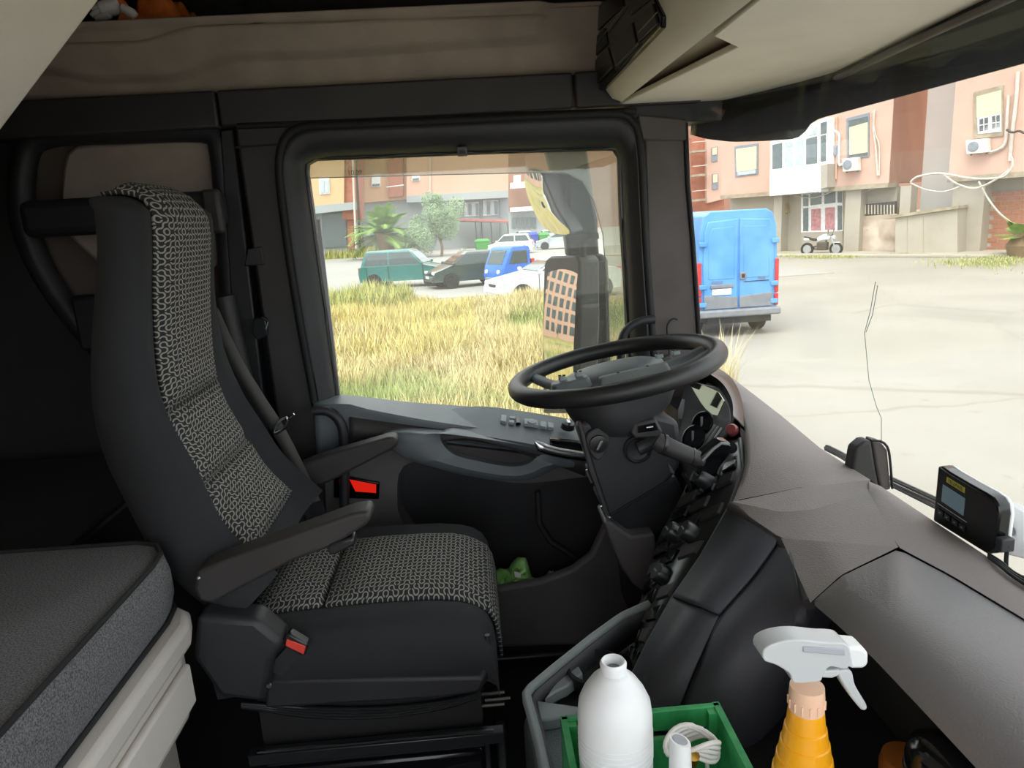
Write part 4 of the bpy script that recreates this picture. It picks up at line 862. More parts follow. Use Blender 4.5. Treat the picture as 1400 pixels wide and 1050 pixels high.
# toll device on the dash
BL, BR = P(1275, 712, Z=-.462), P(1356, 762, Z=-.462)
r_ = (BR-BL); r_.z = 0; wv = r_.length*1.03; r_.normalize(); u_ = V((0, 0, 1)); n_ = r_.cross(u_); n_ = n_ if n_.y < 0 else -n_
TLp = PP(1282, 637, BL, n_); hh = TLp.z-BL.z
u_ = (TLp-BL).normalized(); hh = (TLp-BL).length
td = thing('toll_device', 'black toll box with grey screen and yellow label on the dash', 'toll device', BL+r_*wv/2)
def tdp(a, c, d=0): return BL+r_*(a*wv)+u_*(c*hh)+n_*d
ol_ = [(0, 0), (.0, 1), (.06, 1.02), (.2, .99), (.5, .965), (.78, .95), (.9, .93), (.97, .86), (1, .72), (1, .2), (.98, .08), (.9, .0)]
MB().prism([tdp(a, c) for a, c in ol_], -n_*.018).build('device_case', 'gloss_black', td, bevel=.003)
MB().prism([tdp(a, c, -.016) for a, c in ol_], -n_*.006).build('device_back', 'white_plastic', td, bevel=.002)
MB().prism([tdp(a, c, .0003) for a, c in ((.13, .44), (.13, .74), (.50, .70), (.50, .40))], n_*.001).build('device_screen', 'lcd', td)
MB().prism([tdp(a, c, .0003) for a, c in ((.18, .81), (.18, .90), (.48, .87), (.48, .78))], n_*.0008).build('device_label', 'yellow_label', td)
lr = (tdp(.48, .82)-tdp(.18, .85)); text('device_lettering', 'TELEPASS', 'mark_dark', td, tdp(.33, .84, .0013), lr, u_, wv*.058, .0001)
MB().prism([tdp(a, c, .0003) for a, c in ((.06, .36), (.06, .37), (.56, .33), (.56, .32))], n_*.0006).build('button_line', 'tissue', td)
for a in (.13, .25, .38, .50):
    k = MB().prism([tdp(a+dx, .24-a*.08+dc, .0003) for dx, dc in ((-.045, -.04), (-.045, .05), (.045, .04), (.045, -.05))], n_*.0015).build('device_button', 'semi_black', td)
    MB().prism([tdp(a+dx, .24-a*.08+dc, .0016) for dx, dc in ((-.014, -.006), (-.014, .008), (.014, .006), (.014, -.008))], n_*.0005).build('button_mark', 'tissue', k)
pg = tdp(1.0, .28, -.006); MB().box(pg+r_*.008, (.018, .012, .018)).build('charging_plug', 'plastic_black', td, bevel=.002)
MB().tube(catmull([pg+r_*.012, P(1376, 775, Y=.80), P(1386, 786, Y=.79), P(1402, 790, Y=.78), P(1440, 800, Y=.76)], 24), .0026, 8).build('charging_cord', 'rubber', td, smooth=80)
# white toll tag behind it and loose wiring along the screen
wt = thing('white_tag', 'white plastic transponder leaning at the windscreen behind the toll box', 'transponder', P(1385, 750, X=.70))
MB().prism([P(x, y, X=.715) for x, y in ((1366, 690), (1374, 688), (1420, 712), (1420, 770), (1372, 758))], (.02, 0, 0)).build('tag_case', 'white_plastic', wt, bevel=.004)
for x, y in ((1380, 716), (1384, 726)): MB().lathe([(.0001, 0), (.006, 0), (.005, .006), (.0001, .006)], P(x, y, X=.714), (-1, 0, 0), 12).build('tag_knob', 'tray_grey', wt)
wr = thing('dash_wiring', 'thin black wires running along the windscreen edge of the dash', 'wires', P(1380, 770, Z=-.45))
for k in range(3):
    MB().tube(catmull([P(1352, 758+k*2, Z=-.452), P(1368, 768+k*3, Z=-.449), P(1385, 782+k*3, Z=-.449), P(1410, 796+k*4, Z=-.449), P(1440, 815+k*4, Z=-.449)], 20), .0022, 6).build('wire', 'rubber', wr, smooth=80)
# sensor hump on the dash
hp = thing('dash_sensor_pod', 'dark grey tapered sensor pod at the front edge of the dash', 'pod', P(1192, 655, Z=-.455))
q0 = [P(x, y, Z=-.462) for x, y in ((1163, 650), (1210, 678), (1219, 660), (1186, 636))]
yb = P(1190, 640, Z=-.46).y
MB().prism(LP([(1164, 648), (1170, 614), (1182, 604), (1192, 602), (1198, 640), (1204, 672)], Y=yb-.012), (0, .03, 0)).build('pod_body', 'plastic_dark', hp, bevel=.006, seg=3)
MB().prism(LP([(1192, 602), (1206, 606), (1214, 616), (1219, 670), (1204, 672), (1198, 640)], Y=yb-.010), (.004, .032, 0)).build('pod_shell', 'plastic_pillar', hp, bevel=.005, seg=3)
MB().tube(catmull(LP([(1190, 602), (1206, 604), (1215, 616), (1220, 668)], Y=yb-.012), 14), .0022, 6).build('pod_seam', 'rubber', hp, smooth=60)
# wipers outside
wi = thing('windscreen_wiper', 'black windscreen wiper arm and blade outside below the dash edge', 'wiper', V((.9, 1.0, -.7)))
for (x0, y0_, x1, y1_, r, nm) in ((1222, 656, 1300, 692, .005, 'wiper_arm'), (1222, 662, 1300, 698, .003, 'wiper_blade'), (1226, 667, 1300, 704, .004, 'blade_spoiler')):
    a, c = onws(x0, y0_, .05), onws(x1, y1_, .05); dd_ = (c-a); MB().tube([a-dd_*.3, a, c, c+dd_*1.5], r, 6).build(nm, 'semi_black', wi)
MB().tube([onws(x, y, .04) for x, y in ((1130, 612), (1150, 622), (1166, 632), (1190, 650))], .008, 6).build('wiper_link', 'rubber', wi)
# gloves and clothes on the shelf above the door
def blob(pts_r, n=14):
    b = MB(); rings = []
    pts, rs = [V(p) for p, _ in pts_r], [r for _, r in pts_r]; return b.tube(catmull(pts, n), [rs[0]*.3]+list(np.interp(np.linspace(0, len(rs)-1, n-2), range(len(rs)), rs))+[rs[-1]*.4], 10, flat=.7)
gz = .52
gv = thing('work_glove', 'white and orange work glove at the left end of the shelf', 'glove', P(150, 20, Y=1.84))
G = lambda x, y, d=1.84: P(x, y, Y=d)
blob([(G(165, 6), .02), (G(150, 10), .021), (G(138, 14), .019)]).build('palm', 'white_cloth', gv, smooth=80)
for q in ([(G(142, 14), .011), (G(130, 20), .011), (G(127, 24), .009)], [(G(150, 18), .011), (G(138, 25), .011), (G(130, 26), .009)], [(G(146, 8), .011), (G(133, 12), .011), (G(128, 16), .009)]): blob(q).build('finger', 'white_cloth', gv, smooth=80)
blob([(G(158, 2, 1.85), .02), (G(168, 12, 1.85), .02), (G(174, 24, 1.85), .014)]).build('cuff', 'orange_cloth', gv, smooth=80)
gv2 = thing('work_glove', 'second white glove lying against the orange garment on the shelf', 'glove', P(175, 20, Y=1.84))
blob([(G(166, 10, 1.83), .012), (G(176, 16, 1.83), .014), (G(186, 20, 1.83), .011)]).build('palm', 'white_cloth', gv2, smooth=80)
for q in ([(G(180, 14, 1.83), .008), (G(187, 22, 1.83), .008)], [(G(172, 18, 1.83), .008), (G(184, 23, 1.83), .008)]): blob(q).build('finger', 'white_cloth', gv2, smooth=80)
def cloth(name, label, cat, px, m_, y0, amp, seed, z0=.484, nx=30, ny=16, depth=.2):
    rnd = random.Random(seed); x0 = P(px[0], 10, Y=y0).x; x1 = P(px[1], 10, Y=y0).x; rows = []
    f = [(rnd.uniform(20, 60), rnd.uniform(20, 60), rnd.uniform(0, 6)) for _ in range(7)]
    for j in range(ny):
        v = j/(ny-1); row = []
        for i in range(nx):
            u = i/(nx-1); x = x0+(x1-x0)*u; y = y0+depth*v
            env = min(1, 4*u, 4*(1-u), 5*v+.05)
            h = sum(math.sin(a*x+b_*y*1.5+c) for a, b_, c in f)/4
            row.append(V((x, y-.012*h*env, z0+max(0, env*(amp*(.75+.35*h))))))
        rows.append(row)
    rows = [[V((p.x, p.y, z0)) for p in rows[0]]]+rows
    o = MB().loft(rows, closed=False, cap=False).build(name, m_, smooth=60, solid=.004, soff=0); return tag(o, label, cat)
cloth('orange_garment', 'crumpled orange work garment on the shelf above the rear sidewall', 'garment', (152, 250), 'orange_cloth', 1.825, .08, 3)
cloth('black_garment', 'rumpled black jacket on the shelf beside the orange garment', 'garment', (250, 395), 'black_cloth', 1.83, .055, 5)
cloth('black_garment', 'flat black bundle on the shelf to the right of the black jacket', 'garment', (400, 480), 'black_cloth', 1.84, .04, 9)
# green bag and tissue in the door pocket
def crumple(name, label, cat, px, m_, y0, seed, par=None):
    rnd = random.Random(seed); q = LP(px, Y=y0); c = sum(q, V())/len(q); b = MB(); n = len(q); rings = []
    fr_ = catmull(q, 30, True)
    for s_, dy in ((1, .012), (.82, -.006), (.62, -.018), (.4, -.012), (.2, -.024), (.05, -.02)):
        rings.append([c+(p-c)*(s_*(1+.12*rnd.uniform(-1, 1)*(s_ < 1)))+V((0, dy+rnd.uniform(-.008, .008), 0)) for p in fr_])
    b.loft(rings, cap=False); o = b.build(name, m_, par, smooth=25, solid=.002)
    if par is None: tag(o, label, cat)
    return o
gb = crumple('green_bag', 'crumpled green plastic bag sticking out of the door pocket', 'bag', [(672, 802), (674, 788), (684, 779), (696, 782), (700, 772), (714, 764), (720, 768), (726, 790), (732, 797), (712, 802), (690, 804)], 'bag_green', 1.80, 4)
MB().prism(LP([(703, 782), (712, 784), (712, 790), (704, 789)], Y=1.765), (0, .003, 0)).build('bag_print', 'white_cloth', gb)
crumple('tissue', 'grey tissue wedged left of the green bag in the pocket', 'tissue', [(660, 800), (660, 793), (668, 790), (674, 796), (674, 804), (664, 806)], 'tissue', 1.795, 6)
crumple('tissue', 'small grey wrapper at the front end of the door pocket', 'tissue', [(748, 790), (752, 784), (758, 785), (762, 790), (756, 796)], 'tissue', 1.80, 8)
# ================================================================== OUTSIDE
GZ = -2.75
def ground_mat(name, c1, c2, c3, sc, crack):
    m = bpy.data.materials.new(name); m.use_nodes = True; nt = m.node_tree; b = nt.nodes['Principled BSDF']; N = nt.nodes.new; L = nt.links.new
    tc = N('ShaderNodeTexCoord'); n1 = N('ShaderNodeTexNoise'); n1.inputs['Scale'].default_value = sc; n1.inputs['Detail'].default_value = 8; L(tc.outputs['Object'], n1.inputs['Vector'])
    r = N('ShaderNodeValToRGB'); r.color_ramp.elements[0].color = (*lin(c1), 1); r.color_ramp.elements[1].color = (*lin(c2), 1); r.color_ramp.elements[0].position = .3; r.color_ramp.elements[1].position = .7; L(n1.outputs[0], r.inputs[0])
    n2 = N('ShaderNodeTexNoise'); n2.inputs['Scale'].default_value = 6; n2.inputs['Detail'].default_value = 10; L(tc.outputs['Object'], n2.inputs['Vector'])
    mp = N('ShaderNodeMapRange'); mp.inputs[1].default_value = .62; mp.inputs[2].default_value = .75; mp.inputs[4].default_value = .5; L(n2.outputs[0], mp.inputs[0])
    mx = N('ShaderNodeMix'); mx.data_type = 'RGBA'; L(mp.outputs[0], mx.inputs[0]); L(r.outputs[0], mx.inputs[6]); mx.inputs[7].default_value = (*lin(c3), 1)
    src = mx.outputs[2]
    if crack:
        nw = N('ShaderNodeTexNoise'); nw.inputs['Scale'].default_value = .8; L(tc.outputs['Object'], nw.inputs['Vector'])
        ad = N('ShaderNodeVectorMath'); ad.operation = 'MULTIPLY_ADD'; ad.inputs[1].default_value = (.9, .9, 0); L(nw.outputs['Color'], ad.inputs[0]); L(tc.outputs['Object'], ad.inputs[2])
        vo = N('ShaderNodeTexVoronoi'); vo.feature = 'DISTANCE_TO_EDGE'; vo.inputs['Scale'].default_value = crack; L(ad.outputs[0], vo.inputs['Vector'])
        lt = N('ShaderNodeMapRange'); lt.inputs[1].default_value = .0012; lt.inputs[2].default_value = .0035; lt.inputs[3].default_value = .38; lt.inputs[4].default_value = 0; L(vo.outputs[0], lt.inputs[0])
        m2 = N('ShaderNodeMix'); m2.data_type = 'RGBA'; L(lt.outputs[0], m2.inputs[0]); L(src, m2.inputs[6]); m2.inputs[7].default_value = (*lin((120, 112, 98)), 1); src = m2.outputs[2]
    L(src, b.inputs['Base Color']); b.inputs['Roughness'].default_value = .9; MAT[name] = m
ground_mat('concrete_yard', (136, 131, 121), (152, 147, 137), (118, 112, 101), .25, .10)
ground_mat('street', (144, 142, 137), (154, 152, 147), (134, 132, 126), .3, 0)
ground_mat('field_soil', (127, 120, 63), (152, 138, 76), (100, 112, 50), .5, 0)
ground_mat('plaster_pink', (194, 158, 141), (202, 167, 151), (183, 147, 129), .6, 0)
ground_mat('plaster_orange', (216, 160, 132), (224, 168, 140), (206, 150, 122), .6, 0)
ground_mat('plaster_grey', (160, 151, 138), (172, 164, 151), (138, 129, 114), .7, 0)
ground_mat('plaster_cool', (204, 201, 197), (212, 209, 205), (192, 190, 186), .6, 0)
ground_mat('rubble', (158, 136, 122), (206, 192, 176), (120, 72, 64), 1.6, 0)
ground_mat('far_orange', (202, 161, 123), (207, 169, 132), (194, 154, 118), .2, 0)
ground_mat('far_pink', (200, 158, 136), (205, 165, 145), (192, 151, 129), .2, 0)
ground_mat('far_grey', (151, 156, 158), (161, 165, 167), (141, 147, 151), .3, 0)
mat('ledge', (168, 156, 136), .9, col2=(140, 128, 108), vs=3)
mat('blind', (214, 198, 164), .8, var=.03)
mat('frame_white', (226, 226, 226), .5)
mat('frame_grey', (128, 134, 142), .5)
mat('pane_dark', (98, 108, 110), .12)
mat('pane_light', (170, 180, 184), .15)
mat('curtain', (186, 130, 134), .8, var=.25, vs=6)
mat('pipe', (196, 186, 176), .6)
mat('wire', (200, 192, 180), .6)
mat('iron', (70, 62, 56), .6)
mat('ac_body', (214, 210, 200), .5)
mat('ac_old', (150, 132, 104), .6)
mat('brick_red', (160, 100, 80), .85, col2=(176, 116, 92), vs=3)
mat('mortar', (176, 160, 144), .9)
mat('corrugate', (214, 214, 208), .6)
mat('van_blue', (74, 138, 204), .35, col2=(98, 158, 216), vs=2)
mat('van_grey', (122, 124, 130), .5)
mat('lens_red', (190, 40, 48), .3)
mat('lens_orange', (230, 130, 60), .3)
mat('lens_clear', (215, 220, 224), .15)
mat('plate_white', (232, 234, 232), .5)
mat('tyre', (30, 30, 32), .8)
mat('hub', (176, 178, 180), .35, metal=.6)
mat('car_green', (30, 104, 100), .3, coat=.5)
mat('car_dark', (50, 66, 62), .28, coat=.5)
mat('car_blue', (30, 100, 196), .35)
mat('car_white', (226, 230, 232), .3, coat=.5)
mat('car_cream', (226, 226, 206), .35, coat=.5)
mat('car_silver', (176, 182, 186), .3, coat=.5)
mat('car_glass', (60, 72, 74), .08)
mat('bin_green', (60, 140, 54), .5)
mat('bin_blue', (40, 70, 170), .5)
mat('trunk', (128, 104, 78), .9, bump=.8, bs=20)
mat('palm_leaf', (96, 132, 60), .6, col2=(140, 168, 84), vs=2)
mat('olive_leaf', (120, 142, 108), .7, col2=(150, 168, 134), vs=1.5)
mat('awning', (150, 92, 84), .7)
mat('roof_far', (150, 110, 90), .8)
mat('mirror_arm', (30, 34, 36), .45)
mat('bag_white', (225, 228, 230), .6)
st(MB().bb((-160, -60, GZ-.2), (160, 160, GZ)).build('ground', 'concrete_yard'), 'pale cracked concrete yard around the truck', 'ground')
# street surface beyond the field, kerb
st(MB().bb((-90, 27, GZ), (14, 130, GZ+.02)).build('road', 'street'), 'pale street with parked cars behind the field', 'road')
fld = [V((-60, 2.6, GZ)), V((1.5, 2.6, GZ)), V((3.2, 9, GZ)), V((4.0, 19, GZ)), V((3.0, 21.5, GZ)), V((-1, 23.5, GZ)), V((-3.5, 25.5, GZ)), V((-60, 29, GZ))]
st(MB().prism(fld, (0, 0, .04)).build('field', 'field_soil'), 'rough field of dry earth under the tall grass', 'ground')
# ---- tall grass (uncountable)
def infield(x, y):
    c = False
    for i in range(len(fld)):
        a, b_ = fld[i], fld[i-1]
        if (a.y > y) != (b_.y > y) and x < (b_.x-a.x)*(y-a.y)/(b_.y-a.y)+a.x: c = not c
    return c
def vn(x, y): return math.sin(x*.55+1.3*math.sin(y*.31+1))*math.cos(y*.42+.8*math.sin(x*.37)) + .5*math.sin(x*1.7+y*1.1)*math.cos(y*1.9-x*.6)
def grassmat(name):
    m = bpy.data.materials.new(name); m.use_nodes = True; nt = m.node_tree; b = nt.nodes['Principled BSDF']; a = nt.nodes.new('ShaderNodeAttribute'); a.attribute_name = 'tone'
    nt.links.new(a.outputs['Color'], b.inputs['Base Color']); b.inputs['Roughness'].default_value = .8; b.inputs['Specular IOR Level'].default_value = .2; MAT[name] = m
grassmat('grass_blade')
def grass(name, label, n, pick, hfun, cfun, seed, wid_=.012):
    rng = random.Random(seed); vs, fs, cs = [], [], []
    k = 0
    while k < n:
        x, y = pick(rng)
        h = hfun(x, y, rng)
        if h <= 0: continue
        a = rng.uniform(0, 6.283); w_ = wid_*rng.uniform(.6, 1.4); le = rng.uniform(.1, .5)*h; dx, dy = math.cos(a), math.sin(a); px_, py_ = -dy*w_, dx*w_
        b0 = len(vs); z = GZ+.02
        vs += [(x-px_, y-py_, z), (x+px_, y+py_, z), (x+dx*le*.3+px_*.8, y+dy*le*.3+py_*.8, z+h*.6), (x+dx*le*.3-px_*.8, y+dy*le*.3-py_*.8, z+h*.6), (x+dx*le, y+dy*le, z+h)]
        fs += [(b0, b0+1, b0+2, b0+3), (b0+3, b0+2, b0+4)]
        c = cfun(x, y, rng); cs += [c]*5; k += 1
    me = bpy.data.meshes.new(name); me.from_pydata(vs, [], fs); at_ = me.color_attributes.new('tone', 'FLOAT_COLOR', 'POINT')
    at_.data.foreach_set('color', np.array([(*c, 1) for c in cs], dtype=np.float32).ravel()); me.materials.append(MAT['grass_blade'])
    o = bpy.data.objects.new(name, me); COL.objects.link(o); tag(o, label, 'grass', kind='stuff'); return o
def pk(rng):
    while True:
        y = 5+24*rng.random()**.8; x = rng.uniform(-.30, .26)*y
        if infield(x, y): return x, y
STRAW, YEL, GRN, PALE = [lin(c) for c in ((196, 178, 130), (192, 175, 96), (130, 148, 80), (212, 202, 164))]
def mixc(a, b_, t): return tuple(i*(1-t)+j*t for i, j in zip(a, b_))
def gcol(x, y, rng):
    v = vn(x, y)+.5*(rng.random()-.5); g = sst(.1, .9, v+(.5 if (x > .05*y and 13 < y < 24) else 0)+(.25 if y > 23 and x < -2 else 0))
    c = mixc(STRAW, YEL, sst(-.6, .6, vn(x*.7+5, y*.7)) if x < 0 else .25); c = mixc(c, PALE, rng.random()*.5); c = mixc(c, GRN, g*.85)
    s = .75+.5*rng.random(); return tuple(i*s for i in c)
def gh(x, y, rng):
    h = .45+.3*rng.random()+.18*vn(x*1.3, y*1.3)
    if y > 19: h -= .12
    return max(.15, h)
grass('tall_grass', 'tall straw yellow and green grass filling the field beside the truck', 105000, pk, gh, gcol, 11)
def pk2(rng):
    y = rng.uniform(20, 27); x = rng.uniform(-.24, -.085)*y; return (x, y)
def pk6(rng): return rng.uniform(-26, -2), 2.8+16*rng.random()**1.3
grass('rear_grass', 'tall straw grass behind the cab, seen in the door mirrors', 26000, pk6, lambda x, y, r: .45+.4*r.random(), gcol, 16, .016)
grass('tall_weeds', 'taller bushy weeds at the far left of the field before the green car', 9000, pk2, lambda x, y, r: (.35+.75*r.random()**2)*(1 if vn(x*1.5, y*1.5) > -.1 and infield(x, y) else 0), lambda x, y, r: mixc(mixc(GRN, YEL, r.random()*.8), PALE, .3*r.random()), 12, .02)
def pk3(rng):
    t = rng.random(); a, b_ = P(440, 352, Z=GZ), P(505, 349, Z=GZ); p = a.lerp(b_, t); return p.x+rng.gauss(0, 1.5), p.y+rng.uniform(-6, 8)
grass('verge_grass', 'green verge below the palm in front of the ochre building', 3000, pk3, lambda x, y, r: .4+.7*r.random(), lambda x, y, r: mixc(GRN, YEL, r.random()), 13, .05)
# weeds at the foot of the right-hand building
def pk4(rng):
    q = P(*rng.choice(((1075+rng.gauss(0, 8), 349+rng.gauss(0, 1)), (1125+rng.gauss(0, 25), 352+abs(rng.gauss(0, 1))), (1240+rng.gauss(0, 12), 350), (1330+rng.gauss(0, 28), 360+rng.gauss(0, 3)), (1370+rng.gauss(0, 15), 356+rng.gauss(0, 6)))), Z=GZ); return q.x, q.y
grass('kerb_weeds', 'low green weeds along the kerb before the pink building', 4000, pk4, lambda x, y, r: .05+.10*r.random(), lambda x, y, r: mixc(mixc(GRN, STRAW, r.random()*.6), PALE, r.random()*.3), 14, .02)
wv0 = P(983, 500, Z=GZ)
def pk5(rng): return P(985, 560, Z=GZ).x+rng.gauss(0, .10)*1.0, P(985, 560, Z=GZ).y+rng.gauss(0, .12)
grass('dry_stalks', 'dry pale weed stalks standing behind the blue van near the windscreen', 160, pk5, lambda x, y, r: .5+.75*r.random(), lambda x, y, r: mixc(STRAW, PALE, .6), 15, .006)
# ---- right-hand building
FA, FB_ = P(1065, 347, Z=GZ), P(1212, 347, Z=GZ); fd = (FB_-FA).normalized(); fn = V((fd.y, -fd.x, 0)); fn = fn if fn.dot(FA) < 0 else -fn
def FP(x, y, off=0): return PP(x, y, FA+fn*off, fn)
def fprism(pl, off, dep): return MB().prism([FP(x, y, off) for x, y in pl], -fn*dep)
rb = thing('apartment_building', 'pink apartment block with glazed balcony and cabled facade beyond the yard', 'building', FA)
uA, uB = FP(986, 272), FP(1216, 244); zl = FP(1120, 257).z
def vbox(p, q, z0, z1, back, name, m_, par=rb, bevel=0):
    a = [V((p.x, p.y, z0)), V((q.x, q.y, z0))]; bk_ = -fn*back
    return MB().prism([a[0], a[1], a[1]+bk_, a[0]+bk_], (0, 0, z1-z0)).build(name, m_, par, bevel=bevel)
ext = fd*9
vbox(uA, uB, zl, 14, 4.2, 'upper_wall', 'plaster_pink')
# shaded return of the left block, deeper recess wall, right block
vbox(uB-fd*.02, uB, zl, 14, 4.21, 'return_wall', 'plaster_orange')
ra = uB-fn*3.6; MB().prism([V((ra.x, ra.y, GZ)), V((ra.x, ra.y, GZ))+fd*9, V((ra.x, ra.y, GZ))+fd*9-fn*.3, V((ra.x, ra.y, GZ))-fn*.3], (0, 0, 17)).build('recess_wall', 'plaster_cool', rb)
rc = FP(1297, 240); vbox(rc, rc+fd*16, zl+.05, 14, 4.2, 'upper_wall', 'plaster_pink')
vbox(uA+fn*.12, uB+fn*.12, zl-.22, zl, 1.2, 'floor_ledge', 'ledge'); vbox(rc+fn*.12, rc+fd*16+fn*.12, zl-.18, zl+.05, 1.2, 'floor_ledge', 'ledge')
lA = uA-fn*.9; lB = uB-fn*.9
vbox(lA, lB, GZ, zl-.2, .4, 'ground_floor_wall', 'plaster_grey'); vbox(rc-fn*1.1, rc+fd*16-fn*1.1, GZ, zl-.15, .3, 'ground_floor_wall', 'plaster_grey')
for px_, w_ in ((1165, .8), (1063, .5), (1236, .5)):
    p = FP(px_, 300, -.2); vbox(p-fd*w_/2, p+fd*w_/2, GZ, zl-.2, .7, 'pillar', 'plaster_grey')
p = rc+fd*.2; vbox(p-fn*.1, p+fd*1.3-fn*.1, GZ, zl-.15, 1.2, 'pillar', 'plaster_grey')
def window(pl, frame_m, panes, name='window', shut=None, par=rb):
    o = fprism(pl, .06, .1).build(name, frame_m, par)
    for q, m_ in panes: fprism(q, .085, .05).build('pane', m_, o)
    if shut: fprism(shut, .10, .05).build('roller_blind', 'blind', o)
    return o
window([(1004, 200), (1036, 196), (1036, 238), (1005, 242)], 'frame_grey', [([(1008, 232), (1033, 229), (1033, 237), (1008, 240)], 'pane_light')], shut=[(1006, 204), (1034, 200), (1034, 231), (1007, 235)])
window([(1157, 162), (1188, 154), (1188, 214), (1158, 218)], 'frame_grey', [([(1160, 165), (1186, 159), (1186, 212), (1160, 215)], 'pane_dark')], shut=[(1161, 174), (1186, 167), (1186, 208), (1161, 212)])
w2 = window([(1331, 126), (1372, 116), (1371, 186), (1331, 190)], 'ledge', [([(1336, 160), (1369, 153), (1369, 180), (1337, 183)], 'frame_white'), ([(1339, 163), (1351, 160), (1351, 178), (1339, 180)], 'pane_dark'), ([(1356, 159), (1367, 157), (1367, 175), (1356, 177)], 'pane_dark')], shut=[(1335, 132), (1369, 123), (1369, 155), (1335, 161)])
for q in ([(1344.5, 162), (1345.5, 162), (1345.5, 179), (1344.5, 179)], [(1361, 158), (1362, 158), (1362, 176), (1361, 176)], [(1338, 171), (1368, 166), (1368, 167), (1338, 172)]): fprism(q, .10, .02).build('glazing_bar', 'frame_white', w2)
# glazed balcony with corrugated parapet
gbal = fprism([(1052, 232), (1122, 224), (1122, 262), (1052, 268)], .9, .95).build('balcony_parapet', 'corrugate', rb)
for k in range(14):
    x = 1055+k*5; fprism([(x, 236), (x+2, 236), (x+2, 262), (x, 263)], .94, .05).build('parapet_rib', 'frame_white', gbal)
bf = fprism([(1053, 194), (1131, 160), (1131, 225), (1053, 234)], .85, .9).build('balcony_glazing', 'frame_white', rb)
for q, m_ in (([(1056, 198), (1069, 195), (1069, 230), (1056, 232)], 'pane_dark'), ([(1073, 195), (1084, 193), (1084, 228), (1073, 230)], 'pane_light'), ([(1088, 193), (1098, 191), (1098, 226), (1088, 228)], 'pane_light'), ([(1102, 190), (1117, 186), (1117, 223), (1102, 225)], 'pane_dark'), ([(1122, 186), (1129, 184), (1129, 220), (1122, 221)], 'pane_dark'), ([(1108, 182), (1117, 172), (1117, 183), (1106, 186)], 'pane_light'), ([(1122, 168), (1130, 166), (1130, 182), (1122, 184)], 'pane_dark')): fprism(q, .88, .03).build('pane', m_, bf)
fprism([(1122, 226), (1131, 224), (1131, 256), (1122, 258)], .88, .9).build('parapet_return', 'plaster_grey', gbal)
for pl in ([(1142, 179), (1146, 184)], ): pass
# shopfront with glazed door
sf_ = fprism([(1095, 262), (1152, 258), (1152, 316), (1095, 318)], -.85, .06).build('shopfront', 'frame_white', rb)
for q, m_ in (([(1098, 266), (1105, 266), (1105, 282), (1098, 282)], 'pane_dark'), ([(1108, 265), (1123, 264), (1123, 279), (1108, 281)], 'pane_dark'), ([(1127, 264), (1142, 262), (1142, 277), (1127, 279)], 'pane_dark'), ([(1145, 262), (1151, 262), (1151, 277), (1145, 277)], 'pane_dark'), ([(1098, 285), (1105, 284), (1105, 316), (1098, 316)], 'pane_dark'), ([(1109, 286), (1122, 285), (1122, 315), (1109, 315)], 'curtain'), ([(1128, 284), (1141, 283), (1141, 314), (1128, 314)], 'curtain'), ([(1145, 281), (1151, 281), (1151, 314), (1145, 315)], 'pane_dark')): fprism(q, -.83, .03).build('pane', m_, sf_)
fprism([(1095, 318), (1152, 316), (1152, 345), (1095, 347)], -.8, .1).build('shop_plinth', 'plaster_grey', rb)
fprism([(1174, 296), (1226, 292), (1226, 343), (1174, 345)], -.6, .3).build('rubble_wall', 'rubble', rb)
gr_ = fprism([(1176, 280), (1224, 275), (1224, 292), (1176, 294)], -.7, .2).build('vent_grille', 'iron', rb)
for k in range(11): x = 1178+k*4.3; fprism([(x, 280), (x+1.4, 280), (x+1.4, 293), (x, 293)], -.67, .03).build('grille_bar', 'pipe', gr_)
# low concrete store in front of the recess
cs = thing('concrete_store', 'low grey concrete lean-to with rusty sloping cap before the recess', 'shed', FP(1265, 347, 1.0))
fprism([(1224, 298), (1300, 287), (1300, 346), (1224, 346)], .9, 2.2).build('store_wall', 'plaster_grey', cs)
fprism([(1208, 296), (1310, 281), (1310, 285), (1208, 300)], 1.05, 2.5).build('store_cap', 'ledge', cs)
MB().prism([FP(1300, 287, .9), FP(1309, 285, .9), FP(1309, 346, .9), FP(1300, 346, .9)], -fn*2.2).build('store_side', 'plaster_grey', cs)
for x in (1240, 1262): fprism([(x, 297), (x+.6, 297), (x+.6, 346), (x, 346)], .91, .02).build('store_joint', 'ledge', cs)
# brick infill of the right bay: courses of single bricks
bi = thing('brick_infill', 'bare red brick infill under the right hand flat', 'brick wall', FP(1370, 347, -.9))
c0, c1 = FP(1349, 262, -.92), FP(1400, 346, -.92); z_hi, z_lo = FP(1375, 262, -.92).z, GZ+.05
o0 = FP(1349, 300, -.92); o0.z = z_lo
MB().prism([o0-fn*.03, o0+fd*6-fn*.03, o0+fd*6-fn*.1, o0-fn*.1], (0, 0, z_hi-z_lo)).build('mortar_bed', 'mortar', bi)
nr = 13; bh = (z_hi-z_lo)/nr; proto = None
for r in range(nr):
    for c in range(12):
        s = c*.5-(.25 if r % 2 else 0)
        if s < 0: continue
        p = o0+fd*(s+.02)+V((0, 0, r*bh+.02))
        if proto is None:
            o = MB().prism([p, p+fd*.46, p+fd*.46-fn*.05, p-fn*.05], (0, 0, bh-.035)).build('brick', 'brick_red', bi); proto = o; p00 = p.copy()
        else:
            o = proto.copy(); COL.objects.link(o); o.parent = bi; o.matrix_parent_inverse = proto.matrix_parent_inverse.copy(); o.location = p-p00+fn*random.uniform(-.01, .012)
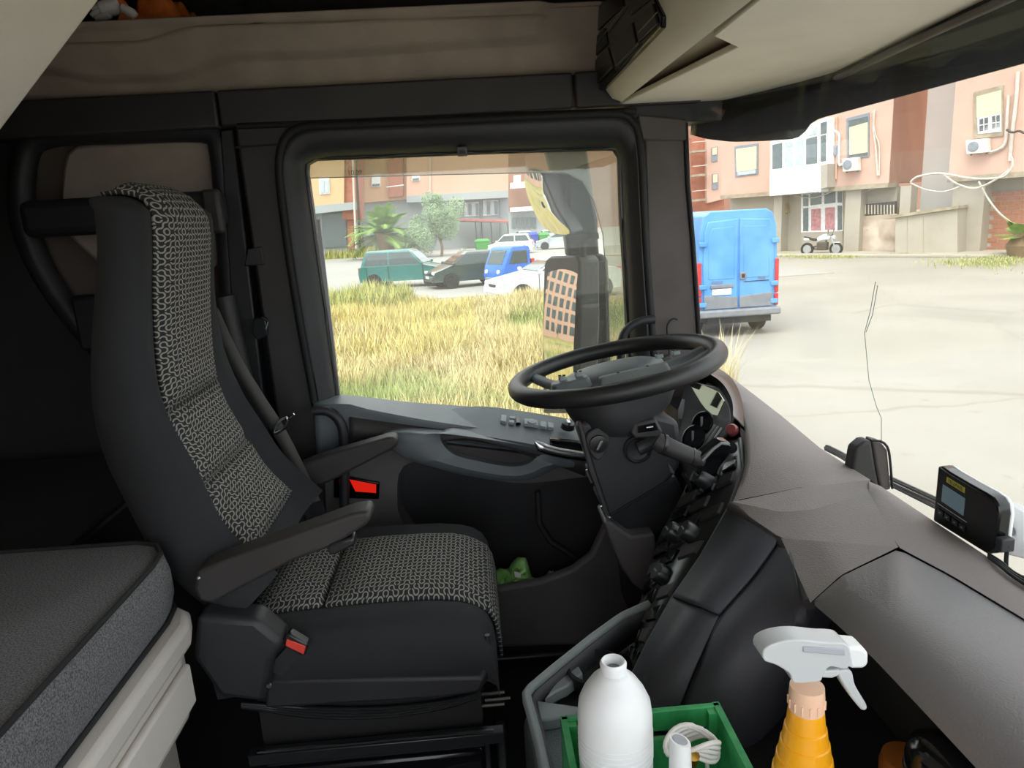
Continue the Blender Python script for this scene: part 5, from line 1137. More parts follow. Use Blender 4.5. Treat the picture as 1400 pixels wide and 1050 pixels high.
# air conditioners hung on the facade
def ac(label, pl, m_, off):
    p0, p1, p2, p3 = [FP(x, y, off) for x, y in pl]; c = (p0+p2)/2
    t = thing('air_conditioner', label, 'air conditioner', c, group='outdoor units on the pink block')
    MB().prism([p0, p1, p2, p3], -fn*.35).build('unit_case', m_, t, bevel=.02)
    a = p0.lerp(p2, .5)+(p0-p1)*.16+fn*.01; r = (p0-p3).length*.36
    MB().lathe([(.0001, 0), (r, 0), (r, .02), (r*.85, .03), (.0001, .02)], a, fn, 18).build('fan_grille', 'iron' if m_ == 'ac_old' else 'frame_grey', t)
    for f in (.15, .85): q = p3.lerp(p2, f); MB().box(q-fn*.2-V((0, 0, .03)), (.05, .05, .06)).build('bracket', 'iron', t)
ac('white air conditioner under the tall blue framed window', [(1151, 217), (1172, 215), (1173, 233), (1152, 235)], 'ac_body', .45)
ac('white air conditioner below the right hand window with half lowered blind', [(1320, 192), (1350, 189), (1351, 208), (1321, 211)], 'ac_body', .45)
ac('old rusty air conditioner on the ground floor wall above the van', [(1057, 280), (1074, 278), (1076, 291), (1058, 292)], 'ac_old', -.5)
# electric meter box, pipes and cables
mb_ = fprism([(1131, 200), (1143, 199), (1143, 212), (1131, 213)], .25, .25).build('meter_box', 'frame_grey', bevel=.02); tag(mb_, 'grey meter box beside the glazed balcony', 'meter box')
def fpipe(name, label, pts, r, m_, off=.1, cat='pipe', n=16):
    o = MB().tube(catmull([FP(x, y, off) for x, y in pts], n), r, 6).build(name, m_, smooth=60); return tag(o, label, cat)
fpipe('downpipe', 'white kinked drain hose left of the tall window', [(1141, 179), (1147, 184), (1147, 200), (1147, 225), (1152, 225)], .07, 'frame_white')
fpipe('downpipe', 'brown downpipe between balcony and tall window', [(1144, 160), (1143.5, 200), (1143, 245)], .05, 'plaster_orange')
fpipe('downpipe', 'pale pipe running down right of the tall window', [(1196, 150), (1194, 175), (1197, 200), (1200, 240)], .05, 'pipe')
fpipe('downpipe', 'thin pale pipe close to the corner of the left block', [(1193, 152), (1196, 180), (1202, 200), (1202, 240)], .035, 'pipe')
fpipe('downpipe', 'thick pale pipe at the far right of the right block', [(1379, 130), (1377, 160), (1376, 180), (1372, 200), (1352, 209)], .07, 'pipe')
fpipe('downpipe', 'long pale riser pipe beside the right hand edge', [(1392, 98), (1389, 140), (1383, 190), (1381, 220)], .08, 'pipe')
fpipe('hanging_cable', 'loose pale cable looping from corner to right block upper strand', [(1245, 249), (1253, 242), (1285, 237), (1330, 244), (1370, 242), (1384, 228), (1383, 215)], .05, 'wire', .5, 'cable', 30)
fpipe('hanging_cable', 'loose pale cable sagging lowest across the recess', [(1245, 250), (1265, 259), (1290, 262), (1312, 255)], .035, 'wire', .5, 'cable', 24)
fpipe('hanging_cable', 'pale cable sagging below the right hand ledge', [(1290, 238), (1310, 252), (1335, 257), (1362, 245), (1380, 232)], .045, 'wire', .5, 'cable', 24)
fpipe('hanging_cable', 'thin cable hanging across the shopfront transom', [(1085, 268), (1115, 270), (1150, 258), (1175, 263), (1224, 248)], .03, 'wire', -.6, 'cable', 24)
fpipe('hanging_cable', 'diagonal white cable crossing the brick infill', [(1338, 248), (1350, 270), (1365, 290), (1383, 305)], .045, 'wire', .2, 'cable', 20)
fpipe('roof_bracket', 'dark iron bracket sticking out at the right hand edge', [(1376, 177), (1384, 181), (1393, 179), (1400, 182)], .05, 'iron', .5, 'bracket')
# far red block glimpsed left of the pink one
fb = thing('far_block', 'distant reddish block with balconies left of the pink building', 'building', P(968, 300, Y=70))
def fy(pl, Y, dep=1): return MB().prism(LP(pl, Y=Y), (0, dep, 0))
fy([(945, 188), (990, 180), (990, 330), (945, 334)], 70, 3).build('block_wall', 'brick_red', fb); fy([(966, 180), (990, 176), (990, 272), (966, 278)], 69.5, 1).build('block_bay', 'plaster_pink', fb)
for q in ([(973, 202), (981, 200), (981, 220), (973, 221)], [(974, 238), (982, 237), (982, 258), (974, 259)]):
    o = fy(q, 69.4, .3).build('window', 'frame_grey', fb); fy([(q[0][0]+1, q[0][1]+1), (q[1][0]-1, q[1][1]+1), (q[2][0]-1, q[2][1]-9), (q[3][0]+1, q[3][1]-9)], 69.35, .2).build('pane', 'blind', o)
for y in (205, 238, 272): fy([(946, y+1), (967, y-1), (967, y+2), (946, y+4)], 68.6, 1).build('balcony_slab', 'ledge', fb); fy([(947, y-11), (967, y-13), (967, y-12), (947, y-10)], 68.6, .1).build('balcony_rail', 'pipe', fb)
# kerb strip before the building
kb = [FP(985, 347, 2.2), FP(1420, 355, 3.2)]; st(MB().prism([V((p.x, p.y, GZ)) for p in (FA+fn*2.2-fd*12, FA+fn*2.2+fd*24, FA-fn*1+fd*24, FA-fn*1-fd*12)], (0, 0, .12)).build('pavement', 'plaster_grey', bevel=.03), 'low pavement along the pink building', 'pavement')
# ---- blue van
vn0 = P(1008, 459, Z=GZ)
va = thing('blue_van', 'blue high roof panel van seen from behind, parked in the yard', 'van', (vn0.x, vn0.y, GZ))
va_loc = V((vn0.x, vn0.y, GZ)); W_, H_ = 1.72, 2.68
def vb(a, b_, name, m_, par=va, bevel=0, seg=2): return MB().bb(tuple(va_loc+V(a)), tuple(va_loc+V(b_)), ).build(name, m_, par, bevel=bevel, seg=seg)
sec = [(-.86, .5), (-.86, 1.5), (-.82, 2.3), (-.74, 2.58), (-.6, 2.67), (.6, 2.67), (.74, 2.58), (.82, 2.3), (.86, 1.5), (.86, .5)]
MB().loft([[va_loc+V((x, y, z)) for x, z in sec] for y in (0, 3.6)]+[[va_loc+V((x*.98, 4.3, min(z, 1.5))) for x, z in sec], [va_loc+V((x*.9, 5.0, min(z, 1.15))) for x, z in sec]]).build('van_body', 'van_blue', va, smooth=40, bevel=.02)
for s in (-1, 1):
    q = [(s*.02, .62), (s*.74, .62), (s*.775, 1.5), (s*.74, 2.25), (s*.67, 2.46), (s*.02, 2.50)]
    d = MB().prism([va_loc+V((x, -.035, z)) for x, z in q], (0, .05, 0)).build('rear_door', 'van_blue', va, bevel=.02)
    q = [(s*.1, 1.25), (s*.66, 1.25), (s*.66, 2.1), (s*.58, 2.32), (s*.1, 2.34)]
    MB().prism([va_loc+V((x, -.045, z)) for x, z in q], (0, .02, 0)).build('door_pressing', 'van_blue', d, bevel=.02)
    MB().prism([va_loc+V((x, -.05, z)) for x, z in ((s*.02, .62), (s*.745, .62), (s*.76, .92), (s*.02, .86))], (0, .03, 0)).build('door_skirt', 'van_grey', d, bevel=.01)
    for z in (2.0, 1.1, .72): vb((s*.70, -.07, z-.05), (s*.86, .0, z+.05), 'hinge', 'van_blue', d, .015)
    vb((s*.80, -.03, .9), (s*.885, .12, 1.62), 'tail_lamp', 'lens_red', va, .02); vb((s*.80, -.035, .62), (s*.885, .12, .88), 'lower_lamp', 'lens_red', va, .02)
vb((.02, -.075, 1.22), (.16, -.03, 1.38), 'door_handle', 'van_grey', va, .02); vb((.05, -.085, 1.26), (.12, -.07, 1.34), 'handle_pull', 'tyre', va, .01)
vb((-.62, -.08, 1.06), (-.12, -.03, 1.14), 'plate_lamp_bar', 'van_grey', va, .015); vb((-.58, -.06, .92), (-.16, -.04, 1.05), 'number_plate', 'plate_white', va, .005)
vb((.12, -.05, 1.165), (.66, -.045, 1.18), 'door_crease', 'tyre', va)
text('van_lettering', 'IVECO', 'van_grey', va, va_loc+V((-.47, -.052, 1.19)), (1, 0, 0), (0, 0, 1), .085, .004); text('van_lettering', 'Daily', 'van_grey', va, va_loc+V((.5, -.052, 1.24)), (1, 0, 0), (0, 0, 1), .085, .004)
vb((-.90, -.16, .44), (.90, .05, .60), 'rear_bumper', 'van_grey', va, .04, 3); vb((-.7, -.1, .3), (.7, .6, .44), 'underbody', 'tyre', va)
def wheel(c, r, w_, axis, par, name='wheel'):
    a = V(axis).normalized(); b = MB().lathe([(r*.6, -w_/2), (r*.92, -w_/2), (r, -w_*.32), (r, w_*.32), (r*.92, w_/2), (r*.6, w_/2)], c, a, 22); o = b.build(name, 'tyre', par, smooth=40)
    MB().lathe([(.0001, -w_*.42), (r*.62, -w_*.42), (r*.62, w_*.42), (r*.2, w_*.3), (.0001, w_*.36)], c, a, 18).build('hub', 'hub', o, smooth=40); return o
for s in (-1, 1):
    for y in (.75, 4.2): wheel(va_loc+V((s*.72, y, .34)), .34, .22, (s, 0, 0), va)
# ---- cars
def car(name, label, color, L_, W2_, H2, loc, rz, xs, zs, group=None, cat='car', pick=False):
    """xs: front, cowl, roof front, roof rear, rear belt, rear;  zs: sill, nose, cowl, roof, rear belt"""
    t = thing(name, label, cat); xF, xC, xRf, xRr, xB, xR = xs; z0, zn_, zc, zr, zb_ = zs; h = W2_/2
    side = [(xF, z0+.05), (xF-.02, (z0+zn_)/2), (xF-.1, zn_-.04), (xF-.35, zn_+.03), (xC, zc), (xB, zb_), (xR+.03, zb_-.08), (xR, (zb_+z0)/2), (xR+.05, z0)]
    sec_ = [(-h+.10, None)]
    b = MB(); rings = []
    for y, s_, dz in ((-h+.04, .97, .03), (-h, 1, .0), (-h+.05, 1, 0)): pass
    def ring(y, sh, up): return [V((x*sh, y, z-(up if z > z0+.3 else 0))) for x, z in side]
    b.loft([ring(-h+.02, .985, .04), ring(-h, 1, .02), ring(-h+.12, 1, 0), ring(h-.12, 1, 0), ring(h, 1, .02), ring(h-.02, .985, .04)])
    body = b.build('body', color, t, smooth=40, bevel=.03)
    bw, tw = h-.06, h-.2
    if not pick:
        lo_ = [(xC+.05, zc-.03), (xB-.02, zb_-.03)]; b = MB()
        b.loft([[V((xC+.02, -bw, zc-.03)), V((xC+.02, bw, zc-.03)), V((xB, bw, zb_-.03)), V((xB, -bw, zb_-.03))], [V((xRf, -tw, zr-.05)), V((xRf, tw, zr-.05)), V((xRr, tw, zr-.05)), V((xRr, -tw, zr-.05))], [V((xRf-.15, -tw+.1, zr)), V((xRf-.15, tw-.1, zr)), V((xRr+.12, tw-.1, zr-.01)), V((xRr+.12, -tw+.1, zr-.01))]])
        cab = b.build('cabin', color, t, smooth=40, bevel=.03)
        def q3(x, z, s): 
            k = (z-zc)/(zr-zc); return V((x, s*(bw+(tw-bw)*k+.008), z))
        zt_, zb2 = zr-.12, max(zc, zb_)+.02
        xa = xC+(xRf-xC)*.12; xm = (xRf+xRr)/2+.05
        k_ = (zt_-zc)/(zr-zc); fx = lambda z: xC+.02+(xRf-xC-.02)*(z-zc)/(zr-.05-zc); rx = lambda z: xB+(xRr-xB)*(z-zb_)/(zr-.05-zb_)
        for s in (-1, 1):
            for q in ([(fx(zb2)-.12, zb2), (xm+.04, zb2), (xm+.04, zt_), (fx(zt_)-.1, zt_)], [(xm-.04, zb2), (rx(zb2)+.16, zb2), (rx(zt_)+.14, zt_), (xm-.04, zt_)]):
                MB().prism([q3(x, z, s) for x, z in q], (0, -s*.02, 0)).build('side_window', 'car_glass', cab)
            for x_ in (fx(zb2)-.02, xm, rx(zb2)+.3): MB().box((x_, s*(h+.001), (z0+zc)/2+.06), (.018, .012, zc-z0-.2)).build('door_seam', 'tyre', t)
            for x_ in (xm+.14, rx(zb2)+.42): MB().box((x_, s*(h+.015), zc-.13), (.16, .03, .035)).build('door_handle', color, t, bevel=.008)
            MB().box((fx(zb2)-.05, s*(h+.06), zc+.06), (.12, .16, .12)).build('wing_mirror', color, t, bevel=.03)
        def face(x0_, z0_, x1_, z1_, nm, dx):
            w0, w1 = bw-.08, tw-.06; MB().prism([V((x0_+dx, -w0, z0_)), V((x0_+dx, w0, z0_)), V((x1_+dx, w1, z1_)), V((x1_+dx, -w1, z1_))], (-dx*2, 0, 0)).build(nm, 'car_glass', cab)
        face(fx(zc+.06), zc+.06, fx(zt_), zt_, 'windscreen', .012); face(rx(zb_+.08), zb_+.08, rx(zt_), zt_, 'rear_window', -.012)
    for s in (-1, 1):
        MB().box((xF-.14, s*(h-.24), zn_-.10), (.22, .36, .14)).build('headlamp', 'lens_clear', t, bevel=.04)
        MB().box((xR+.05, s*(h-.12), zb_-.2), (.14, .16, .34)).build('tail_lamp', 'lens_red', t, bevel=.03)
        for x in (xF-.78, xR+.72):
            MB().lathe([(.0001, -.03), (.36, -.03), (.36, .006), (.0001, .006)], (x, s*h, .31), (0, s, 0), 20).build('wheel_arch', 'tyre', t)
            wheel(V((x, s*(h-.065), .30)), .30, .2, (0, s, 0), t)
    MB().box((xF+.005, 0, z0+.2), (.06, W2_*.86, .2)).build('front_bumper', color, t, bevel=.03); MB().box((xR-.005, 0, z0+.2), (.06, W2_*.86, .2)).build('rear_bumper', color, t, bevel=.03)
    MB().box((xF+.04, 0, z0+.24), (.02, .5, .11)).build('number_plate', 'plate_white', t); MB().box((xR-.04, 0, zb_-.3), (.02, .5, .11)).build('number_plate', 'plate_white', t)
    MB().box((xF-.03, 0, zn_-.16), (.05, .6, .08)).build('grille', 'tyre', t)
    place(t, loc, rz); return t
def gp(x, y): q = P(x, y, Z=GZ); return V((q.x, q.y, GZ+.02))
G_ = 'cars parked along the street'
def at_depth(x, Yd): d = ray(x, 300); return V((d.x/d.y*Yd, Yd, GZ+.02))
car('parked_car', 'dark green estate car with roof rails behind the tall weeds', 'car_green', 4.3, 1.72, 1.72, at_depth(551, 33.8), math.radians(-12), (2.1, 1.0, .35, -1.75, -2.0, -2.1), (.28, .82, 1.02, 1.70, 1.0), G_)
car('parked_car', 'dark grey green hatchback parked facing left between estate and blue three wheeler', 'car_dark', 3.7, 1.66, 1.5, at_depth(634, 31.8), math.radians(198), (1.80, .98, .2, -1.2, -1.75, -1.85), (.26, .78, .98, 1.52, 1.02), G_)
car('parked_car', 'white saloon front partly hidden behind the door mirror', 'car_white', 4.5, 1.8, 1.45, at_depth(752, 24.6), math.radians(197), (2.25, .95, .15, -1.2, -1.75, -2.2), (.26, .78, .98, 1.44, 1.0), G_)
car('parked_car', 'cream small car farther up the street beside the green bin', 'car_cream', 3.7, 1.65, 1.6, at_depth(697, 59.5), math.radians(170), (1.85, 1.15, .55, -1.4, -1.75, -1.85), (.26, .85, 1.0, 1.6, 1.0), G_)
car('parked_car', 'silver car at the far right end of the street view', 'car_silver', 4.0, 1.7, 1.45, at_depth(762, 64), math.radians(175), (2.0, .95, .15, -1.2, -1.75, -2.0), (.26, .78, .98, 1.44, 1.0), G_)
car('parked_car', 'pale car in the distance above the cream car', 'car_silver', 4.0, 1.7, 1.45, at_depth(714, 82), math.radians(95), (2.0, .95, .15, -1.2, -1.75, -2.0), (.26, .78, .98, 1.44, 1.0), G_)
car('parked_car', 'second pale distant car right of the blue bin', 'car_white', 4.0, 1.7, 1.45, at_depth(748, 80), math.radians(92), (2.0, .95, .15, -1.2, -1.75, -2.0), (.26, .78, .98, 1.44, 1.0), G_)
# blue three-wheeler with a cab and load bed
tw_ = thing('three_wheeler', 'blue three wheeled mini truck with red tool behind its cab', 'mini truck')
sd_ = [(1.0, .28), (1.08, .6), (.98, .95), (.62, 1.62), (.5, 1.68), (-.28, 1.68), (-.38, 1.6), (-.4, .28)]
MB().loft([[V((x*.96, y*1.0, z)) for x, z in sd_] if abs(y) > .6 else [V((x, y, z)) for x, z in sd_] for y in (-.70, -.58, .58, .70)]).build('cab', 'car_blue', tw_, smooth=40, bevel=.03)
for s in (-1, 1):
    MB().prism([V((x, s*.705, z)) for x, z in ((.72, 1.0), (.5, 1.52), (-.2, 1.52), (-.22, 1.0))], (0, -s*.02, 0)).build('side_window', 'car_glass', tw_)
    MB().lathe([(.0001, 0), (.09, 0), (.08, .05), (.0001, .06)], (1.05, s*.42, .72), (1, 0, .1), 14).build('headlamp', 'lens_clear', tw_)
    wheel(V((-1.5, s*.6, .26)), .26, .16, (0, s, 0), tw_)
MB().prism([V((x+.012, y, z)) for x, y, z in ((.95, -.54, 1.02), (.95, .54, 1.02), (.66, .5, 1.56), (.66, -.5, 1.56))], (-.02, 0, 0)).build('windscreen', 'car_glass', tw_)
wheel(V((.75, 0, .26)), .26, .16, (0, 1, 0), tw_)
MB().bb((-2.0, -.7, .5), (-.45, .7, .56)).build('load_bed', 'car_blue', tw_)
for a, b_ in (((-2.0, -.7, .56), (-.45, -.66, .85)), ((-2.0, .66, .56), (-.45, .7, .85)), ((-2.0, -.7, .56), (-1.96, .7, .85))): MB().bb(a, b_).build('bed_side', 'car_blue', tw_, bevel=.01)
MB().bb((-.62, .3, .86), (-.46, .66, 1.15)).build('red_canister', 'lens_red', tw_, bevel=.02); MB().bb((1.05, -.5, .35), (1.1, .5, .5)).build('bumper', 'frame_grey', tw_, bevel=.02)
place(tw_, at_depth(698, 29.6), math.radians(213))
# bins
def bin_(label, px, Yd, m_, w_=1.3, h=1.25):
    t = thing('street_bin', label, 'bin', group='street bins'); 
    MB().loft([[V((x*w_/2*s, y*.45*s, z)) for x, y in ((-1, -1), (1, -1), (1, 1), (-1, 1))] for s, z in ((.82, .15), (1, h*.8))]).build('bin_body', m_, t, bevel=.03)
    MB().loft([[V((x*w_/2*s, y*.47*s, z)) for x, y in ((-1, -1), (1, -1), (1, 1), (-1, 1))] for s, z in ((1.04, h*.8), (1.04, h*.86), (.7, h))]).build('bin_lid', m_, t, bevel=.02)
    for s in (-1, 1): wheel(V((s*w_*.36, -.3, .1)), .1, .06, (1, 0, 0), t)
    place(t, at_depth(px, Yd), .1)
bin_('green street bin left of the cream car', 657, 64, 'bin_green'); bin_('blue street bin between the cream and silver cars', 727, 68, 'bin_blue', .9, 1.5); bin_('green street bin left of the silver car', 742, 68, 'bin_green', 1.0, 1.4)
# ---- left-hand buildings
lb = thing('ochre_building', 'ochre apartment block behind the palm at the left of the window', 'building', P(460, 345, Y=76))
def YB(pl, Y, dep=.4): return MB().prism(LP(pl, Y=Y), (0, dep, 0))
YB([(380, 120), (471, 118), (470, 285), (380, 296)], 72, 8).build('upper_wall', 'far_orange', lb); YB([(468, 130), (486, 130), (486, 300), (468, 300)], 72.4, 6).build('brown_strip', 'brick_red', lb)
YB([(380, 286), (486, 276), (486, 286), (380, 298)], 71.6, 2).build('floor_band', 'far_grey', lb); YB([(380, 296), (486, 286), (488, 346), (380, 350)], 73.5, 4).build('ground_floor', 'far_grey', lb)
YB([(440, 294), (473, 291), (474, 337), (441, 339)], 73.3, .2).build('garage_opening', 'pane_dark', lb); YB([(474, 290), (482, 290), (484, 340), (476, 340)], 73.0, .4).build('garage_pier', 'brick_red', lb)
o = YB([(436, 243), (450, 242), (451, 265), (437, 266)], 71.9, .2).build('window', 'frame_white', lb)
for x in (438, 444.5): YB([(x, 246), (x+5, 246), (x+5, 263), (x, 264)], 71.8, .12).build('pane', 'pane_light', o)
for x in (482, 487): tag(MB().tube(LP([(x, 130), (x+1, 240), (x+5, 340)], Y=71.5), .12, 6).build('downpipe', 'pipe' if x < 485 else 'iron'), 'pale downpipe on the ochre block corner' if x < 485 else 'dark downpipe on the ochre block corner', 'pipe')
mbk = thing('salmon_building', 'salmon apartment block with grey glazed lower floor behind the trees', 'building', P(600, 340, Y=80))
YB([(488, 110), (560, 108), (560, 272), (488, 278)], 80, 9).build('upper_wall', 'far_orange', mbk); YB([(556, 108), (695, 105), (695, 262), (556, 272)], 79, 9).build('upper_wall', 'far_pink', mbk)
YB([(530, 110), (551, 110), (551, 268), (531, 270)], 79.4, .5).build('brown_bay', 'brick_red', mbk); YB([(488, 274), (695, 262), (696, 340), (488, 346)], 80.5, 8).build('lower_floor', 'far_grey', mbk)
YB([(556, 268), (695, 260), (695, 270), (556, 277)], 78.6, 2).build('floor_band', 'far_grey', mbk)
for q in ([(508, 238), (520, 237), (520, 255), (508, 256)], [(563, 240), (574, 239), (574, 247), (563, 248)]):
    o = YB(q, 78.9 if q[0][0] > 555 else 79.8, .2).build('window', 'frame_white', mbk); YB([(q[3][0]+1, q[3][1]-4), (q[2][0]-1, q[2][1]-4), (q[2][0]-1, q[2][1]-1), (q[3][0]+1, q[3][1]-1)], 78.8 if q[0][0] > 555 else 79.7, .1).build('pane', 'pane_dark', o)
MB().tube(LP([(528, 256), (552, 253)], Y=78.8), .06, 6).build('balcony_rail', 'frame_white', mbk); MB().tube(LP([(588, 105), (588, 264)], Y=78.8), .08, 6).build('downpipe', 'pipe', mbk)
for q in ([(616, 276), (633, 275), (633, 296), (616, 297)], [(635, 277), (655, 276), (655, 295), (635, 296)], [(660, 274), (681, 273), (681, 294), (660, 295)]):
    o = YB(q, 80.3, .3).build('window', 'frame_white', mbk); n_p = 4; ww = (q[1][0]-q[0][0])/n_p
    for k in range(n_p): x = q[0][0]+k*ww+.5; YB([(x, q[0][1]+1), (x+ww-1, q[0][1]+1), (x+ww-1, q[3][1]-2), (x, q[3][1]-2)], 80.2, .15).build('pane', 'pane_dark' if k % 2 else 'pane_light', o)
for x in (658, 684): MB().tube(LP([(x, 266), (x, 335)], Y=80.2), .08, 6).build('pillar', 'frame_grey', mbk)
aw = thing('red_awning', 'flat rusty red awning on thin posts before the grey floor', 'awning', P(655, 335, Y=77))
MB().prism([P(617, 303, Y=79.5), P(695, 302, Y=79.5), P(695, 305, Y=76), P(620, 301, Y=76)], (0, 0, .18)).build('awning_sheet', 'awning', aw)
for x in (650, 658, 671, 694): MB().tube([P(x, 303, Y=76.4), V((P(x, 303, Y=76.4).x, 76.4, GZ))], .06, 6).build('awning_post', 'iron', aw)
rs = thing('side_street_block', 'brown block with balconies at the end of the street', 'building', P(725, 330, Y=110))
YB([(690, 225), (800, 215), (800, 330), (690, 330)], 112, 6).build('block_wall', 'roof_far', rs); YB([(690, 290), (800, 284), (800, 325), (690, 328)], 111, 2).build('shop_front', 'far_grey', rs)
for q in ([(698, 250), (722, 248), (722, 256), (698, 258)], [(698, 284), (740, 281), (740, 287), (698, 290)]): YB(q, 109.5, 1.5).build('balcony', 'frame_white', rs)
for k in range(5): YB([(700+k*7, 297), (705+k*7, 297), (705+k*7, 312), (700+k*7, 312)], 110.8, .2).build('pane', 'pane_dark', rs)
YB([(702, 240), (712, 239), (712, 250), (702, 251)], 109.4, .1).build('washing', 'bag_white', rs)
hl_ = st(MB().loft([[V((x, 150+10*math.sin(x*.05), z if r else GZ)) for x in range(-150, 151, 10)] for r, z in ((0, 0), (1, 22))], closed=False, cap=False).build('hillside', 'roof_far'), 'hazy built-up hillside behind the street', 'hill')
# ---- trees
pt_ = thing('palm_tree', 'bushy date palm in front of the ochre block', 'palm')
pb_ = at_depth(524, 66); MB().tube([V((0, 0, 0)), V((.05, 0, .5)), V((0, 0, 1.1)), V((.05, 0, 1.6))], [.55, .5, .55, .75], 12).build('trunk', 'trunk', pt_, smooth=60)
def frond(az, el, ln, droop, par, top, mname='palm_leaf', leaf=.45):
    b = MB(); pts = []; n = 12
    for k in range(n+1):
        s = k/n; r = ln*(math.cos(el)*s); z = ln*(math.sin(el)*s-droop*s*s*.5); pts.append(V((math.cos(az)*r, math.sin(az)*r, z))+top)
    b.tube(pts, [.03*(1-.7*k/n)*ln/2.5 for k in range(n+1)], 4)
    for k in range(1, n):
        t_ = (pts[k+1]-pts[k-1]).normalized(); sd2 = t_.cross(V((0, 0, 1))).normalized(); w_ = leaf*math.sin(math.pi*(k/n)**.7)+.1
        for s in (-1, 1):
            for j in (0, .5):
                p = pts[k].lerp(pts[k+1], j); tip = p+sd2*(s*w_)+t_*(w_*.55)+V((0, 0, -.12*w_)); b.add([p-t_*.06, p+t_*.06, tip], [(0, 1, 2)])
    return b.build('frond', mname, par, smooth=0)
for k in range(46):
    frond(k*2.399, random.uniform(-.25, 1.3), random.uniform(2.6, 3.5), random.uniform(.5, 1.2), pt_, V((0, 0, 1.55)), leaf=.6)
place(pt_, pb_, .3, 1.35)
def tree(name, label, base, crown, n, leafm, trunk_h, seed, ls=.12):
    rng = random.Random(seed); t = thing(name, label, 'tree')
    MB().tube([V((0, 0, 0)), V((.1, 0, trunk_h*.5)), V((-.05, .1, trunk_h)), V((.1, 0, trunk_h*1.6))], [.14, .11, .09, .04], 8).build('trunk', 'trunk', t, smooth=60)
    for a in (0, 2.1, 4.2): MB().tube([V((-.02, .05, trunk_h*.8)), V((math.cos(a)*.6, math.sin(a)*.6, trunk_h*1.4)), V((math.cos(a)*1.1, math.sin(a)*1.1, trunk_h*1.9))], [.07, .05, .02], 6).build('branch', 'trunk', t, smooth=60)
    vs, fs = [], []
    cl = [(V((rng.gauss(0, .45), rng.gauss(0, .45), rng.gauss(0, .4))), rng.uniform(.25, .5)) for _ in range(26)]
    for _ in range(n):
        c, r = rng.choice(cl); d = V((rng.gauss(0, 1), rng.gauss(0, 1), rng.gauss(0, 1))); d = d.normalized()*r*rng.random()**.4; p = c+d
        p = V((p.x*crown[0], p.y*crown[0], crown[1]+p.z*crown[2])); a = V((rng.gauss(0, 1), rng.gauss(0, 1), rng.gauss(0, 1))).normalized()*ls; e = a.orthogonal().normalized()*ls*.35; b0 = len(vs)
        vs += [p-e, p+e, p+a]; fs.append((b0, b0+1, b0+2))
    o = MB(); o.v = [tuple(v) for v in vs]; o.f = fs; me = bpy.data.meshes.new('crown'); me.from_pydata(o.v, [], fs); me.materials.append(MAT[leafm]); c = bpy.data.objects.new('crown', me); COL.objects.link(c); c.parent = t; c['kind'] = 'stuff'
    place(t, base); return t
tree('olive_tree', 'grey green olive tree right of the palm', at_depth(600, 63), (2.1, 3.1, 2.2), 26000, 'olive_leaf', 1.5, 3)
tree('shrub', 'low leafy shrub between palm and olive tree', at_depth(556, 64), (.7, 1.3, 1.1), 3000, 'olive_leaf', .5, 4)
# spiky plant at the right edge
sp2 = thing('spiky_palm_shrub', 'spiky fan palm shrub at the right edge before the brick infill', 'shrub')
MB().lathe([(.0001, 0), (.45, 0), (.6, .5), (.3, 1.0), (.0001, 1.1)], (0, 0, 0), (0, 0, 1), 10).build('trunk', 'trunk', sp2)
for k in range(16): frond(k*2.4, random.uniform(.0, 1.1), random.uniform(1.0, 1.5), .5, sp2, V((0, 0, .8)), leaf=.3)
q = P(1396, 352, Z=GZ); place(sp2, (q.x, q.y, GZ))
# ---- motorbike
mk = thing('motorbike', 'white and black naked motorbike parked before the shopfront', 'motorbike')
for x in (-.68, .72):
    MB().tube([V((x+.27*math.cos(a), 0, .31+.27*math.sin(a))) for a in [2*math.pi*k/24 for k in range(24)]], .055, 8, closed=True).build('tyre', 'tyre', mk, smooth=60)
    MB().lathe([(.0001, -.03), (.2, -.02), (.21, 0), (.2, .02), (.0001, .03)], (x, 0, .31), (0, 1, 0), 16).build('wheel_rim', 'hub', mk)
MB().tube([V((.72, .08, .31)), V((.5, .08, .92))], .035, 8).build('fork', 'hub', mk); MB().tube([V((.72, -.08, .31)), V((.5, -.08, .92))], .035, 8).build('fork', 'hub', mk)
MB().tube(catmull([V((.42, 0, .82)), V((.2, 0, .88)), V((-.1, 0, .78)), V((-.2, 0, .7))], 10), [.08, .13, .15, .16, .16, .15, .14, .12, .1, .07], 12).build('fuel_tank', 'car_white', mk, smooth=60)
MB().tube(catmull([V((-.12, 0, .76)), V((-.4, 0, .78)), V((-.7, 0, .88)), V((-.85, 0, .93))], 10), [.1, .11, .11, .11, .1, .1, .09, .08, .06, .04], 10, flat=.6, nrm=(0, 0, 1)).build('seat', 'tyre', mk, smooth=60)
MB().box((-.7, 0, .80), (.3, .2, .12)).build('tail_cowl', 'car_white', mk, bevel=.04); MB().box((.08, 0, .45), (.5, .34, .4)).build('engine', 'iron', mk, bevel=.05)
MB().tube([V((.1, .18, .3)), V((-.3, .2, .3)), V((-.8, .22, .42))], [.04, .06, .07], 10).build('exhaust', 'hub', mk, smooth=60)
MB().tube([V((-.1, .08, .5)), V((-.68, .1, .31))], .035, 8).build('swing_arm', 'iron', mk); MB().tube([V((.4, 0, .86)), V((-.05, .1, .4))], .035, 8).build('frame_tube', 'iron', mk)
MB().lathe([(.0001, 0), (.1, 0), (.11, .06), (.06, .14), (.0001, .15)], (.66, 0, .86), (-1, 0, 0), 14).build('headlamp', 'lens_clear', mk)
MB().tube([V((.4, -.36, 1.0)), V((.48, -.2, .98)), V((.48, .2, .98)), V((.4, .36, 1.0))], .02, 6).build('handlebar', 'iron', mk); MB().box((.72, 0, .62), (.36, .12, .03)).build('front_mudguard', 'car_white', mk, bevel=.01)
